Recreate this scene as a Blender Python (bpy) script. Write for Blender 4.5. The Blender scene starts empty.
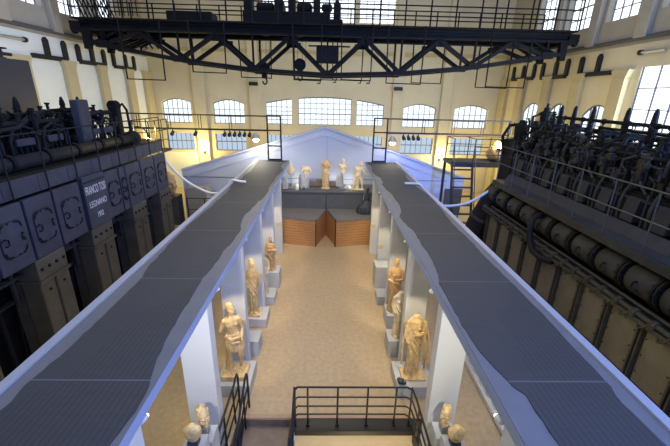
import bpy, bmesh, math, random
from mathutils import Vector, Matrix, Euler
random.seed(7)
PI = math.pi
S = bpy.context.scene
C = S.collection

# ------------------------------------------------------------------ materials
def mat(name, col, rough=0.6, metal=0.0, var=0.0, scale=4.0, bump=0.0, bscale=30.0, stretch=(1, 1, 1), col2=None, spec=0.5):
    m = bpy.data.materials.new(name); m.use_nodes = True
    nt = m.node_tree; b = nt.nodes['Principled BSDF']
    b.inputs['Base Color'].default_value = (*col, 1)
    b.inputs['Roughness'].default_value = rough
    b.inputs['Metallic'].default_value = metal
    b.inputs['Specular IOR Level'].default_value = spec
    if var > 0 or bump > 0 or col2:
        tc = nt.nodes.new('ShaderNodeTexCoord'); mp = nt.nodes.new('ShaderNodeMapping')
        mp.inputs['Scale'].default_value = stretch
        nt.links.new(tc.outputs['Object'], mp.inputs['Vector'])
        if var > 0 or col2:
            n = nt.nodes.new('ShaderNodeTexNoise'); n.inputs['Scale'].default_value = scale
            n.inputs['Detail'].default_value = 6; n.inputs['Roughness'].default_value = 0.65
            nt.links.new(mp.outputs['Vector'], n.inputs['Vector'])
            r = nt.nodes.new('ShaderNodeValToRGB')
            r.color_ramp.elements[0].position = 0.3; r.color_ramp.elements[1].position = 0.7
            a = col2 if col2 else tuple(max(0, c * (1 - var)) for c in col)
            z = col if col2 else tuple(min(1, c * (1 + var)) for c in col)
            r.color_ramp.elements[0].color = (*a, 1); r.color_ramp.elements[1].color = (*z, 1)
            nt.links.new(n.outputs['Fac'], r.inputs['Fac'])
            nt.links.new(r.outputs['Color'], b.inputs['Base Color'])
        if bump > 0:
            n2 = nt.nodes.new('ShaderNodeTexNoise'); n2.inputs['Scale'].default_value = bscale
            nt.links.new(mp.outputs['Vector'], n2.inputs['Vector'])
            bp = nt.nodes.new('ShaderNodeBump'); bp.inputs['Strength'].default_value = bump
            bp.inputs['Distance'].default_value = 0.02
            nt.links.new(n2.outputs['Fac'], bp.inputs['Height'])
            nt.links.new(bp.outputs['Normal'], b.inputs['Normal'])
    return m

def emat(name, col, strength):
    m = bpy.data.materials.new(name); m.use_nodes = True
    nt = m.node_tree; nt.nodes.clear()
    o = nt.nodes.new('ShaderNodeOutputMaterial'); e = nt.nodes.new('ShaderNodeEmission')
    e.inputs['Color'].default_value = (*col, 1); e.inputs['Strength'].default_value = strength
    nt.links.new(e.outputs[0], o.inputs[0]); return m

def add_stripes(m, axis_scale, colour, width=0.06, rough_mix=1.0, mask_scale=None):
    """darkens thin evenly spaced lines of a surface (joints between boards, ribs of a membrane)"""
    nt = m.node_tree; b = nt.nodes['Principled BSDF']
    tc = nt.nodes.new('ShaderNodeTexCoord'); sx = nt.nodes.new('ShaderNodeSeparateXYZ')
    nt.links.new(tc.outputs['Object'], sx.inputs[0])
    ax, sc = axis_scale
    mu = nt.nodes.new('ShaderNodeMath'); mu.operation = 'MULTIPLY'; mu.inputs[1].default_value = sc
    nt.links.new(sx.outputs[ax], mu.inputs[0])
    fr = nt.nodes.new('ShaderNodeMath'); fr.operation = 'FRACT'; nt.links.new(mu.outputs[0], fr.inputs[0])
    lt = nt.nodes.new('ShaderNodeMath'); lt.operation = 'LESS_THAN'; lt.inputs[1].default_value = width
    nt.links.new(fr.outputs[0], lt.inputs[0])
    fac = lt.outputs[0]
    k = nt.nodes.new('ShaderNodeMath'); k.operation = 'MULTIPLY'; k.inputs[1].default_value = rough_mix
    nt.links.new(fac, k.inputs[0]); fac = k.outputs[0]
    if mask_scale:
        n = nt.nodes.new('ShaderNodeTexNoise'); n.inputs['Scale'].default_value = mask_scale
        nt.links.new(tc.outputs['Object'], n.inputs['Vector'])
        g = nt.nodes.new('ShaderNodeMath'); g.operation = 'GREATER_THAN'; g.inputs[1].default_value = 0.47
        nt.links.new(n.outputs['Fac'], g.inputs[0])
        k2 = nt.nodes.new('ShaderNodeMath'); k2.operation = 'MULTIPLY'
        nt.links.new(fac, k2.inputs[0]); nt.links.new(g.outputs[0], k2.inputs[1]); fac = k2.outputs[0]
    mx = nt.nodes.new('ShaderNodeMix'); mx.data_type = 'RGBA'
    src = b.inputs['Base Color']
    if src.is_linked:
        nt.links.new(src.links[0].from_socket, mx.inputs[6])
    else:
        mx.inputs[6].default_value = src.default_value
    mx.inputs[7].default_value = (*colour, 1)
    nt.links.new(fac, mx.inputs[0]); nt.links.new(mx.outputs[2], src)

M = {}
M['floor'] = mat('terrazzo_floor', (0.49, 0.38, 0.24), 0.5, var=0, col2=(0.38, 0.285, 0.175), scale=9, bump=0.05)
M['cream'] = mat('cream_plaster', (0.64, 0.575, 0.39), 0.85, var=0.06, scale=0.8)
M['white_plaster'] = mat('white_plaster', (0.76, 0.80, 0.74), 0.85, var=0.05, scale=0.7)
M['tan'] = mat('tan_plaster', (0.50, 0.43, 0.25), 0.85, var=0.08, scale=0.9)
M['upper'] = mat('upper_plaster', (0.38, 0.35, 0.28), 0.85, var=0.08, scale=0.8)
M['ceiling'] = mat('ceiling_paint', (0.5, 0.5, 0.48), 0.9, var=0.05)
M['cornice'] = mat('cornice_paint', (0.10, 0.095, 0.09), 0.7)
M['blue_grey'] = mat('blue_grey_board', (0.25, 0.32, 0.52), 0.6, var=0.03, scale=1.5)
M['beam_margin'] = mat('beam_top_board', (0.12, 0.13, 0.16), 0.6, var=0.10, scale=2.5)
M['lip'] = mat('pale_edge_lip', (0.30, 0.33, 0.42), 0.5)
M['gable'] = mat('gable_board', (0.36, 0.41, 0.55), 0.65, var=0.03, scale=1.0)
M['membrane'] = mat('dark_membrane', (0.036, 0.039, 0.048), 0.75, var=0.10, scale=3, stretch=(1, 6, 1))
add_stripes(M['membrane'], (0, 15.0), (0.014, 0.015, 0.02), 0.3, 0.42, 0.30)
add_stripes(M['membrane'], (1, 0.42), (0.10, 0.105, 0.13), 0.010, 0.8)
M['pillar'] = mat('pillar_paint', (0.56, 0.58, 0.60), 0.6, var=0.02, scale=2)
M['plinth'] = mat('plinth_paint', (0.43, 0.45, 0.47), 0.55, var=0.03)
M['marble'] = mat('ochre_marble', (0.72, 0.55, 0.30), 0.55, col2=(0.36, 0.25, 0.11), scale=7, bump=0.6, bscale=22)
M['marble_orange'] = mat('orange_marble', (0.62, 0.42, 0.22), 0.55, col2=(0.32, 0.19, 0.09), scale=7, bump=0.6, bscale=22)
M['marble_pale'] = mat('pale_marble', (0.80, 0.70, 0.48), 0.5, col2=(0.52, 0.42, 0.25), scale=6, bump=0.15, bscale=40)
M['marble_grey'] = mat('grey_marble', (0.50, 0.52, 0.55), 0.55, col2=(0.33, 0.35, 0.40), scale=6, bump=0.15)
M['stone_dark'] = mat('dark_basalt', (0.035, 0.04, 0.06), 0.4, var=0.2)
M['black'] = mat('black_steel', (0.018, 0.018, 0.02), 0.5, metal=0.3)
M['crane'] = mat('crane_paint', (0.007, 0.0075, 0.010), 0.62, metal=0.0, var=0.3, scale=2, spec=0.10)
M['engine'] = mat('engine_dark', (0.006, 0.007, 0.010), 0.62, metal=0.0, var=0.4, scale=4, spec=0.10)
M['engine_blue'] = mat('engine_blue_paint', (0.032, 0.036, 0.058), 0.6, metal=0.0, var=0.25, scale=2.2, spec=0.2)
M['engine_mid'] = mat('engine_slate', (0.012, 0.014, 0.020), 0.62, metal=0.0, var=0.3, scale=3, spec=0.10)
M['leg'] = mat('engine_leg_metal', (0.055, 0.053, 0.050), 0.5, metal=0.2, var=0.25, scale=3)
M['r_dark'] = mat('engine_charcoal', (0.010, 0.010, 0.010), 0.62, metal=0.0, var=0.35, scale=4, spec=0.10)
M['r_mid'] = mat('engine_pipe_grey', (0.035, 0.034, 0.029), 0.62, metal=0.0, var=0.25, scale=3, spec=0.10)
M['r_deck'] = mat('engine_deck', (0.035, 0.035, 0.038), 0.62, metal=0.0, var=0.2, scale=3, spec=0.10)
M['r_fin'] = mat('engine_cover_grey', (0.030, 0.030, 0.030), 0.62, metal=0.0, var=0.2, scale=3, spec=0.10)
M['r_panel'] = mat('engine_panel_brown', (0.070, 0.065, 0.054), 0.6, metal=0.0, var=0.25, scale=1.8)
M['r_rail'] = mat('engine_rail', (0.06, 0.058, 0.055), 0.45, metal=0.4)
M['steel'] = mat('bright_steel', (0.45, 0.45, 0.42), 0.35, metal=0.7)
M['hose'] = mat('white_hose', (0.75, 0.76, 0.78), 0.4)
M['hose_grey'] = mat('grey_hose', (0.42, 0.42, 0.36), 0.5)
M['letter'] = mat('white_lettering', (0.42, 0.44, 0.52), 0.6)
M['wood'] = mat('orange_wood', (0.58, 0.31, 0.12), 0.5, col2=(0.40, 0.19, 0.07), scale=5, stretch=(0.6, 0.6, 9))
add_stripes(M['wood'], (2, 7.6), (0.09, 0.045, 0.02), 0.10, 0.8)
M['stage_deck'] = mat('grey_stage_boards', (0.20, 0.19, 0.18), 0.55, var=0.15, scale=3, stretch=(1, 5, 1))
M['podium'] = mat('dark_grey_podium', (0.12, 0.125, 0.125), 0.6, var=0.12, scale=2)
M['stripe_stone'] = mat('pink_stone_edge', (0.40, 0.26, 0.18), 0.5, var=0.12, scale=5)
M['stair'] = mat('brown_stair', (0.20, 0.15, 0.115), 0.5, var=0.2, scale=4)
M['beige_low'] = mat('beige_lower_wall', (0.55, 0.48, 0.34), 0.8, var=0.05)
M['placard'] = mat('placard_beige', (0.55, 0.47, 0.30), 0.5)
M['placard_ink'] = mat('placard_ink', (0.2, 0.17, 0.12), 0.6)
M['slate'] = mat('slate_cabinet', (0.022, 0.026, 0.038), 0.55, var=0.08, scale=1)
M['board'] = mat('charcoal_board', (0.05, 0.052, 0.06), 0.6, var=0.1)
M['grey_box'] = mat('grey_crate', (0.30, 0.29, 0.27), 0.6, var=0.08)
M['kerb'] = mat('white_kerb', (0.72, 0.73, 0.75), 0.5)
M['frame'] = mat('window_bars', (0.16, 0.19, 0.25), 0.5)
M['pane'] = emat('daylit_frosted_glass', (0.84, 0.94, 1.0), 1.35)
M['pane_low'] = emat('daylit_lower_glass', (0.60, 0.76, 0.95), 0.85)
M['pane_high'] = emat('daylit_upper_glass', (0.88, 0.94, 1.0), 2.0)
M['lamp'] = emat('lamp_glow', (1.0, 0.86, 0.5), 40.0)
M['spot_glow'] = emat('spot_glow', (1.0, 0.95, 0.85), 12.0)

# ------------------------------------------------------------------ mesh builder
class MB:
    def __init__(s): s.b = bmesh.new()
    def box(s, x0, x1, y0, y1, z0, z1, bev=0.0, rot=None, piv=None):
        r = bmesh.ops.create_cube(s.b, size=1.0); vs = r['verts']
        m = Matrix.Translation(((x0+x1)/2, (y0+y1)/2, (z0+z1)/2)) @ Matrix.Diagonal((abs(x1-x0), abs(y1-y0), abs(z1-z0), 1))
        bmesh.ops.transform(s.b, matrix=m, verts=vs)
        if bev > 0:
            es = list({e for v in vs for e in v.link_edges})
            q = bmesh.ops.bevel(s.b, geom=es, offset=bev, segments=2, affect='EDGES', profile=0.5)
            vs = list({v for f in q['faces'] for v in f.verts} | {v for v in vs if v.is_valid})
        if rot is not None:
            p = Vector(piv) if piv else Vector(((x0+x1)/2, (y0+y1)/2, (z0+z1)/2))
            allv = set(vs)
            st = list(allv)
            while st:
                v = st.pop()
                for e in v.link_edges:
                    o = e.other_vert(v)
                    if o not in allv: allv.add(o); st.append(o)
            bmesh.ops.transform(s.b, matrix=Matrix.Translation(p) @ Euler(rot).to_matrix().to_4x4() @ Matrix.Translation(-p), verts=list(allv))
        return s
    def tube(s, pts, r, n=8, cap=True, r2=None, closed=False):
        """round bar through pts; r may be a list"""
        pts = [Vector(p) for p in pts]; k = len(pts)
        rs = r if isinstance(r, (list, tuple)) else [r]*k
        rings = []; up = None
        for i, p in enumerate(pts):
            if closed: d = pts[(i+1) % k] - pts[i-1]
            elif i == 0: d = pts[1]-p
            elif i == k-1: d = p-pts[-2]
            else: d = (pts[i+1]-p).normalized()+(p-pts[i-1]).normalized()
            if d.length < 1e-9: d = Vector((0, 0, 1))
            d.normalize()
            if up is None:
                up = Vector((0, 0, 1)) if abs(d.z) < 0.9 else Vector((1, 0, 0))
            a = d.cross(up)
            if a.length < 1e-4: a = d.cross(Vector((0, 1, 0)))
            a.normalize(); bb = a.cross(d).normalized(); up = bb
            rings.append([s.b.verts.new(p + a*math.cos(2*PI*j/n)*rs[i] + bb*math.sin(2*PI*j/n)*rs[i]) for j in range(n)])
        lim = k if closed else k-1
        for i in range(lim):
            A, B = rings[i], rings[(i+1) % k]
            for j in range(n): s.b.faces.new((A[j], A[(j+1) % n], B[(j+1) % n], B[j]))
        if cap and not closed:
            s.b.faces.new(rings[0][::-1]); s.b.faces.new(rings[-1])
        return s
    def bar(s, a, b, w):
        return s.tube([a, b], w*0.7071, 4)
    def lathe(s, c, prof, n=16, axis='Z'):
        """prof = [(r, t)...] along the axis"""
        rings = []
        for r, t in prof:
            ring = []
            for j in range(n):
                u, v = r*math.cos(2*PI*j/n), r*math.sin(2*PI*j/n)
                p = {'Z': (u, v, t), 'Y': (u, t, v), 'X': (t, u, v)}[axis]
                ring.append(s.b.verts.new(Vector(c)+Vector(p)))
            rings.append(ring)
        for i in range(len(rings)-1):
            A, B = rings[i], rings[i+1]
            for j in range(n): s.b.faces.new((A[j], A[(j+1) % n], B[(j+1) % n], B[j]))
        s.b.faces.new(rings[0][::-1]); s.b.faces.new(rings[-1]); return s
    def prism(s, poly, d0, d1, axis='Y'):
        """extrudes a 2D polygon along an axis"""
        def P(u, v, t): return {'Y': (u, t, v), 'X': (t, u, v), 'Z': (u, v, t)}[axis]
        A = [s.b.verts.new(P(u, v, d0)) for u, v in poly]; B = [s.b.verts.new(P(u, v, d1)) for u, v in poly]
        n = len(poly)
        s.b.faces.new(A[::-1]); s.b.faces.new(B)
        for i in range(n): s.b.faces.new((A[i], A[(i+1) % n], B[(i+1) % n], B[i]))
        return s
    def loft(s, secs, n=28):
        """secs = [(z, cx, cy, rx, ry, fold_amp, fold_n, phase)]"""
        rings = []
        for (z, cx, cy, rx, ry, fa, fn, ph) in secs:
            ring = []
            for j in range(n):
                t = 2*PI*j/n
                k = 1 + fa*(math.sin(fn*t+ph)*0.7+math.sin((fn*1.7)*t+ph*2.1)*0.3)
                ring.append(s.b.verts.new((cx+rx*k*math.cos(t), cy+ry*k*math.sin(t), z)))
            rings.append(ring)
        for i in range(len(rings)-1):
            A, B = rings[i], rings[i+1]
            for j in range(n): s.b.faces.new((A[j], A[(j+1) % n], B[(j+1) % n], B[j]))
        s.b.faces.new(rings[0][::-1]); s.b.faces.new(rings[-1]); return s
    def ball(s, c, rx, ry=None, rz=None, rot=(0, 0, 0), seg=14):
        ry = rx if ry is None else ry; rz = rx if rz is None else rz
        m = Matrix.Translation(Vector(c)) @ Euler(rot).to_matrix().to_4x4() @ Matrix.Diagonal((rx, ry, rz, 1))
        bmesh.ops.create_uvsphere(s.b, u_segments=seg, v_segments=max(6, seg//2+1), radius=1.0, matrix=m); return s
    def build(s, name, m, parent=None, smooth=False, recalc=True, xf=None):
        if xf is not None: bmesh.ops.transform(s.b, matrix=xf, verts=s.b.verts)
        if recalc: bmesh.ops.recalc_face_normals(s.b, faces=s.b.faces)
        me = bpy.data.meshes.new(name); s.b.to_mesh(me); s.b.free()
        if smooth:
            for p in me.polygons: p.use_smooth = True
        me.materials.append(m)
        o = bpy.data.objects.new(name, me); C.objects.link(o)
        if parent is not None:
            o.parent = parent
            o.matrix_parent_inverse = Matrix.Identity(4)
        return o

def tag(o, label=None, cat=None, group=None, kind=None):
    if label: o['label'] = label
    if cat: o['category'] = cat
    if group: o['group'] = group
    if kind: o['kind'] = kind
    return o
def thing(name, label, cat, loc=(0, 0, 0), group=None):
    o = bpy.data.objects.new(name, None); C.objects.link(o); o.location = loc
    o.empty_display_size = 0.1
    return tag(o, label, cat, group)
def local(root):
    """parts are meshed in world metres; this moves them into the thing's own frame"""
    return Matrix.Translation(-Vector(root.location))
def part(mb, name, m, root, smooth=False, xf=None, base=None):
    t = local(base if base is not None else root)
    return mb.build(name, m, root, smooth, xf=t if xf is None else t @ xf)
def struct(name, mb, m, parent=None):
    o = mb.build(name, m, parent)
    if parent is None: o['kind'] = 'structure'
    return o
def copy_tree(o, parent=None):
    c = o.copy(); C.objects.link(c)
    if parent is not None: c.parent = parent; c.matrix_parent_inverse = o.matrix_parent_inverse.copy()
    for ch in list(o.children): copy_tree(ch, c)
    return c

# ------------------------------------------------------------------ the hall
W = 12.0; YB = 26.0; YF = -3.0; H = 13.6
# floor with the stairwell opening cut out
f = MB()
f.box(-W, W, 5.97, YB, -0.35, 0); f.box(-W, -1.85, YF, 5.97, -0.35, 0); f.box(2.2, W, YF, 5.97, -0.35, 0)
struct('floor', f, M['floor'])
f = MB(); f.box(-1.95, 2.3, YF, 5.95, -3.3, -3.1); struct('floor_lower', f, M['floor'])
f = MB(); f.box(-0.6, 2.2, 5.60, 5.85, -3.1, -0.10); struct('wall_lower', f, M['beige_low'])
f = MB(); f.box(2.2, 2.45, YF, 6.1, -3.1, -0.352); f.box(-2.1, -1.86, YF, 6.1, -3.1, -0.352); f.box(-0.645, -0.6, 3.2, 5.6, -3.1, -0.34)
struct('wall_stairwell', f, M['beige_low'])
f = MB(); f.box(-W, W, YF, YB, H, H+0.3); struct('ceiling', f, M['ceiling'])
f = MB(); f.box(-W-0.5, W+0.5, YF-0.4, YF, -3.3, H); struct('wall_front', f, M['cream'])

def cut_wall(u0, u1, z0, z1, holes):
    """rectangles covering a wall minus its openings"""
    us = sorted({u0, u1, *[h[0] for h in holes], *[h[1] for h in holes]})
    zs = sorted({z0, z1, *[h[2] for h in holes], *[h[3] for h in holes]})
    out = []
    for i in range(len(us)-1):
        j = 0
        while j < len(zs)-1:
            def solid(j): 
                cu, cz = (us[i]+us[i+1])/2, (zs[j]+zs[j+1])/2
                return not any(h[0] < cu < h[1] and h[2] < cz < h[3] for h in holes)
            if solid(j):
                k = j
                while k+1 < len(zs)-1 and solid(k+1): k += 1
                out.append((us[i], us[i+1], zs[j], zs[k+1])); j = k+1
            else: j += 1
    return out
wn = [0]
def make_window(axis, pos, sgn, u0, u1, z0, topf, pane_m, nx, nz, arch=True, depth=0.32):
    """window set back in its opening; axis 'Y' for the far wall, 'X' for the side walls"""
    wn[0] += 1
    zt = max(topf(u) for u in [u0+(u1-u0)*i/8 for i in range(9)])
    e = bpy.data.objects.new('window_%d' % wn[0], None); C.objects.link(e); e['kind'] = 'structure'
    e.location = ((u0+u1)/2, pos, z0) if axis == 'Y' else (pos, (u0+u1)/2, z0)
    d0 = pos+sgn*depth; d1 = d0+sgn*0.03
    poly = [(u0, z0), (u1, z0)]+[(u1-(u1-u0)*i/12, topf(u1-(u1-u0)*i/12)) for i in range(13)]
    p = MB(); p.prism(poly, d0, d1, axis); part(p, 'pane', pane_m, e)
    fr = MB(); fd0, fd1 = d0-sgn*0.06, d0-sgn*0.01
    def bar2(a0, a1, b0, b1):
        if axis == 'Y': fr.box(a0, a1, min(fd0, fd1), max(fd0, fd1), b0, b1)
        else: fr.box(min(fd0, fd1), max(fd0, fd1), a0, a1, b0, b1)
    t = 0.035
    for i in range(nx+1):
        u = u0+(u1-u0)*i/nx
        w = t if 0 < i < nx else t*1.6
        bar2(max(u0, u-w/2), min(u1, u+w/2), z0, topf(min(max(u, u0+0.01), u1-0.01)))
    for k in range(nz):
        z = z0+(topf(u0)-z0)*k/nz
        bar2(u0, u1, z, z+(t*1.7 if k == nz//2 else t))
    if arch:
        pts = [(u0+(u1-u0)*i/12) for i in range(13)]
        q = [(u, topf(u)) for u in pts]+[(u, topf(u)-0.07) for u in reversed(pts)]
        fr.prism(q, fd0, fd1, axis)
    part(fr, 'window_frame', M['frame'], e)
    return e
def spandrel(mb, axis, pos, sgn, th, u0, u1, zt, topf):
    """fills the corner between a straight opening and its arched head"""
    n = 10
    for i in range(n):
        a, b = u0+(u1-u0)*i/n, u0+(u1-u0)*(i+1)/n
        q = [(a, topf(a)), (b, topf(b)), (b, zt), (a, zt)]
        if zt-topf(a) < 1e-4 and zt-topf(b) < 1e-4: continue
        q = [(a, min(topf(a), zt-0.0005)), (b, min(topf(b), zt-0.0005)), (b, zt), (a, zt)]
        mb.prism(q, pos, pos+sgn*th, axis)

def arc(u0, u1, zs, rise):
    c, h = (u0+u1)/2, (u1-u0)/2
    return lambda u: zs+rise*(1-((u-c)/h)**2)
flat = lambda z: (lambda u: z)
TH = 0.55
# far wall
big = lambda zc: (lambda u: zc-0.026*(u+0.2)**2)
rows = []
for (a, b) in ((-11.45, -9.45), (-7.95, -5.8)): rows.append((a, b, 4.62, arc(a, b, 5.98, 0.26), M['pane'], 6, 3, True))
for (a, b) in ((-4.32, -2.5), (-2.06, 1.65), (2.02, 3.93)): rows.append((a, b, 4.65, big(6.52), M['pane'], 9 if b-a > 3 else 5, 5, True))
for (a, b) in ((5.3, 7.6), (8.9, 11.3)): rows.append((a, b, 4.62, arc(a, b, 5.95, 0.26), M['pane'], 6, 3, True))
for (a, b) in ((-11.45, -9.45), (-7.95, -5.8), (-4.32, -2.5), (-2.06, 1.65), (2.02, 3.93), (5.3, 7.6), (8.9, 11.3)):
    rows.append((a, b, 2.75, flat(3.92), M['pane_low'], 9 if b-a > 3 else 6, 2, False))
for (a, b) in ((-4.3, -2.2), (-2.0, 1.68), (1.98, 4.3)): rows.append((a, b, 11.1, flat(13.2), M['pane_high'], 8 if b-a > 3 else 5, 5, False))
holes = []
for r in rows:
    zt = max(r[3](r[0]+(r[1]-r[0])*i/8) for i in range(9)); holes.append((r[0], r[1], r[2], zt))
wb = MB()
for q in cut_wall(-W-TH, W+TH, -0.35, H, holes): wb.box(q[0], q[1], YB, YB+TH, q[2], q[3])
for r, h in zip(rows, holes):
    if r[7]: spandrel(wb, 'Y', YB, 1, TH, r[0], r[1], h[3], r[3])
struct('wall_back', wb, M['cream'])
for r in rows: make_window('Y', YB, 1, r[0], r[1], r[2], r[3], r[4], r[5], r[6], r[7])
# side walls
upp = [(20.9, 22.9), (18.1, 20.2), (15.4, 17.3), (12.6, 14.5), (9.8, 11.7), (7.0, 8.9), (4.2, 6.1), (1.4, 3.3)]
low = [(20.75, 22.7), (18.35, 20.1), (15.5, 17.35)]
for side, sg, nm in ((-W, -1, 'wall_left'), (W, 1, 'wall_right')):
    hs = []; ws = []
    if sg > 0: ws.append((2.0, 9.0, 4.0, flat(7.9), M['pane_high'], 8, 5, False)); hs.append((2.0, 9.0, 4.0, 7.9))
    for (a, b) in upp:
        tf = arc(a, b, 12.3, 0.7); ws.append((a, b, 9.85, tf, M['pane_high'], 4, 5, True)); hs.append((a, b, 9.85, 13.0))
    if sg > 0:
        for (a, b) in low:
            tf = arc(a, b, 6.0, 0.5); ws.append((a, b, 4.3, tf, M['pane'], 4, 4, True)); hs.append((a, b, 4.3, 6.5))
        ws.append((10.6, 14.6, 4.0, flat(7.9), M['pane_high'], 5, 5, False)); hs.append((10.6, 14.6, 4.0, 7.9))
    for zone, z0, z1, m in (('lower', -0.35, 8.75, M['white_plaster'] if sg < 0 else M['cream']), ('upper', 8.75, H, M['upper'])):
        hz = [(h[0], h[1], max(h[2], z0), min(h[3], z1)) for h in hs if h[3] > z0 and h[2] < z1]
        w = MB()
        for q in cut_wall(YF, YB, z0, z1, hz): w.box(min(side, side+sg*TH), max(side, side+sg*TH), q[0], q[1], q[2], q[3])
        for r, h in zip(ws, hs):
            if r[7] and z0 <= h[2] < z1: spandrel(w, 'X', side, sg, TH, r[0], r[1], h[3], r[3])
        struct(nm if zone == 'lower' else nm+'_upper', w, m)
    for r in ws: make_window('X', side, sg, r[0], r[1], r[2], r[3], r[4], r[5], r[6], r[7], 0.1 if r[2] < 8 else 0.32)
tn = [0]
def trim(mb, m): tn[0] += 1; return struct('trim_%d' % tn[0], mb, m)
# crane-rail cornices
for sg in (-1, 1):
    t = MB(); t.box(min(sg*W, sg*(W-0.20)), max(sg*W, sg*(W-0.20)), YF, YB-0.02, 8.88, 8.96); t.box(min(sg*(W-0.14), sg*(W-0.08)), max(sg*(W-0.14), sg*(W-0.08)), YF, YB-0.1, 8.96, 9.03)
    trim(t, M['cornice'])
    for (a, b) in ((9.0, 15.65), (17.65, 18.35), (20.2, 20.85), (22.85, 23.6), (25.0, 25.9)) if sg < 0 else ((7.4, 8.1), (10.0, 10.5), (15.05, 15.75), (17.65, 18.35), (20.2, 20.85), (22.85, 23.6), (25.0, 25.9)):
        t = MB(); x0, x1 = sorted((sg*W, sg*(W-0.22)))
        t.box(x0, x1, a, b, 0, 7.55, 0.02)
        t.prism([(a, 7.55), (b, 7.55), (b+0.12, 7.85), (a-0.12, 7.85)], x0, x1, 'X'); trim(t, M['tan'])
    for (a, b) in ((20.3, 20.8), (17.45, 17.95), (14.65, 15.2), (11.9, 12.4)):
        t = MB(); x0, x1 = sorted((sg*W, sg*(W-0.25))); t.box(x0, x1, a, b, 8.96, H-0.02, 0.02); trim(t, M['upper'])
# far wall pilasters and string course
for (a, b) in ((-9.15, -8.35), (-5.35, -4.65), (4.45, 5.05), (7.8, 8.5)):
    t = MB(); t.box(a, b, YB-0.22, YB, 0, H-0.02, 0.03); trim(t, M['cream'])
t = MB(); t.box(-W+0.02, W-0.02, YB-0.12, YB, 9.2, 9.4); trim(t, M['tan'])
t = MB(); t.box(-W+0.3, -9.2, YB-0.1, YB, 0, 2.6); trim(t, M['white_plaster'])

# ------------------------------------------------------------------ black cable brackets on the side walls
def bracket(side, posts, z0, z1, arm, label, group):
    sg = -1 if side < 0 else 1
    e = thing('cable_bracket', label, 'bracket', (side-sg*0.002, posts[0], z0), group)
    x0, x1 = sorted((side-sg*0.002, side-sg*0.13)); xa, xb = sorted((side-sg*0.002, side-sg*0.16))
    for p in posts:
        m = MB(); m.box(x0, x1, p-0.12, p+0.12, z0, z1-0.12, 0.01); m.prism([(p-0.12, z1-0.12), (p+0.12, z1-0.12), (p, z1)], x0, x1, 'X')
        part(m, 'upright', M['black'], e)
    m = MB(); m.box(xa, xb, min(posts[0], arm), max(posts[-1], arm), z0-0.10, z0+0.08, 0.01); part(m, 'crossbar', M['black'], e)
bg = 'black wall brackets below the crane rail'
bracket(-W, [16.9, 18.0], 7.9, 8.68, 16.0, 'black wall bracket at far left of the left wall, with a side arm', bg)
bracket(-W, [18.95, 20.0, 21.0], 7.9, 8.66, 18.95, 'black three-pronged bracket in the middle of the left wall row', bg)
bracket(-W, [21.9, 23.15, 24.1], 7.9, 8.64, 21.9, 'black three-pronged bracket on the left wall nearest the far corner', bg)
bracket(W, [24.6, 23.4, 22.2][::-1], 7.85, 8.62, 24.6, 'black three-pronged bracket on the right wall nearest the far corner', bg)
bracket(W, [19.15, 20.1, 21.3], 7.8, 8.6, 21.3, 'black three-pronged bracket in the middle of the right wall row', bg)
bracket(W, [16.95, 18.1], 7.8, 8.6, 16.0, 'black wall bracket on the right wall with a side arm, nearest the camera', bg)
# small cable reels / conduits fixed high on the walls
for (sd, y, z, lb) in ((-W, 15.2, 8.42, 'small white pipe fitting under the left crane rail, nearest camera'), (W, 14.2, 8.42, 'small white pipe fitting under the right crane rail, beside the bright window')):
    sg = -1 if sd < 0 else 1
    e = thing('pipe_fitting', lb, 'fitting', (sd-sg*0.1, y, z))
    m = MB(); m.tube([(sd-sg*0.1, y-0.5, z), (sd-sg*0.1, y+0.5, z)], 0.06, 8); m.box(*sorted((sd, sd-sg*0.12)), y-0.06, y+0.06, z-0.05, z+0.05); part(m, 'pipe', M['steel'], e)
    m = MB(); m.tube([(sd-sg*0.1, y+0.5, z), (sd-sg*0.1, y+0.62, z)], 0.1, 10); part(m, 'flange', M['black'], e)

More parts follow.
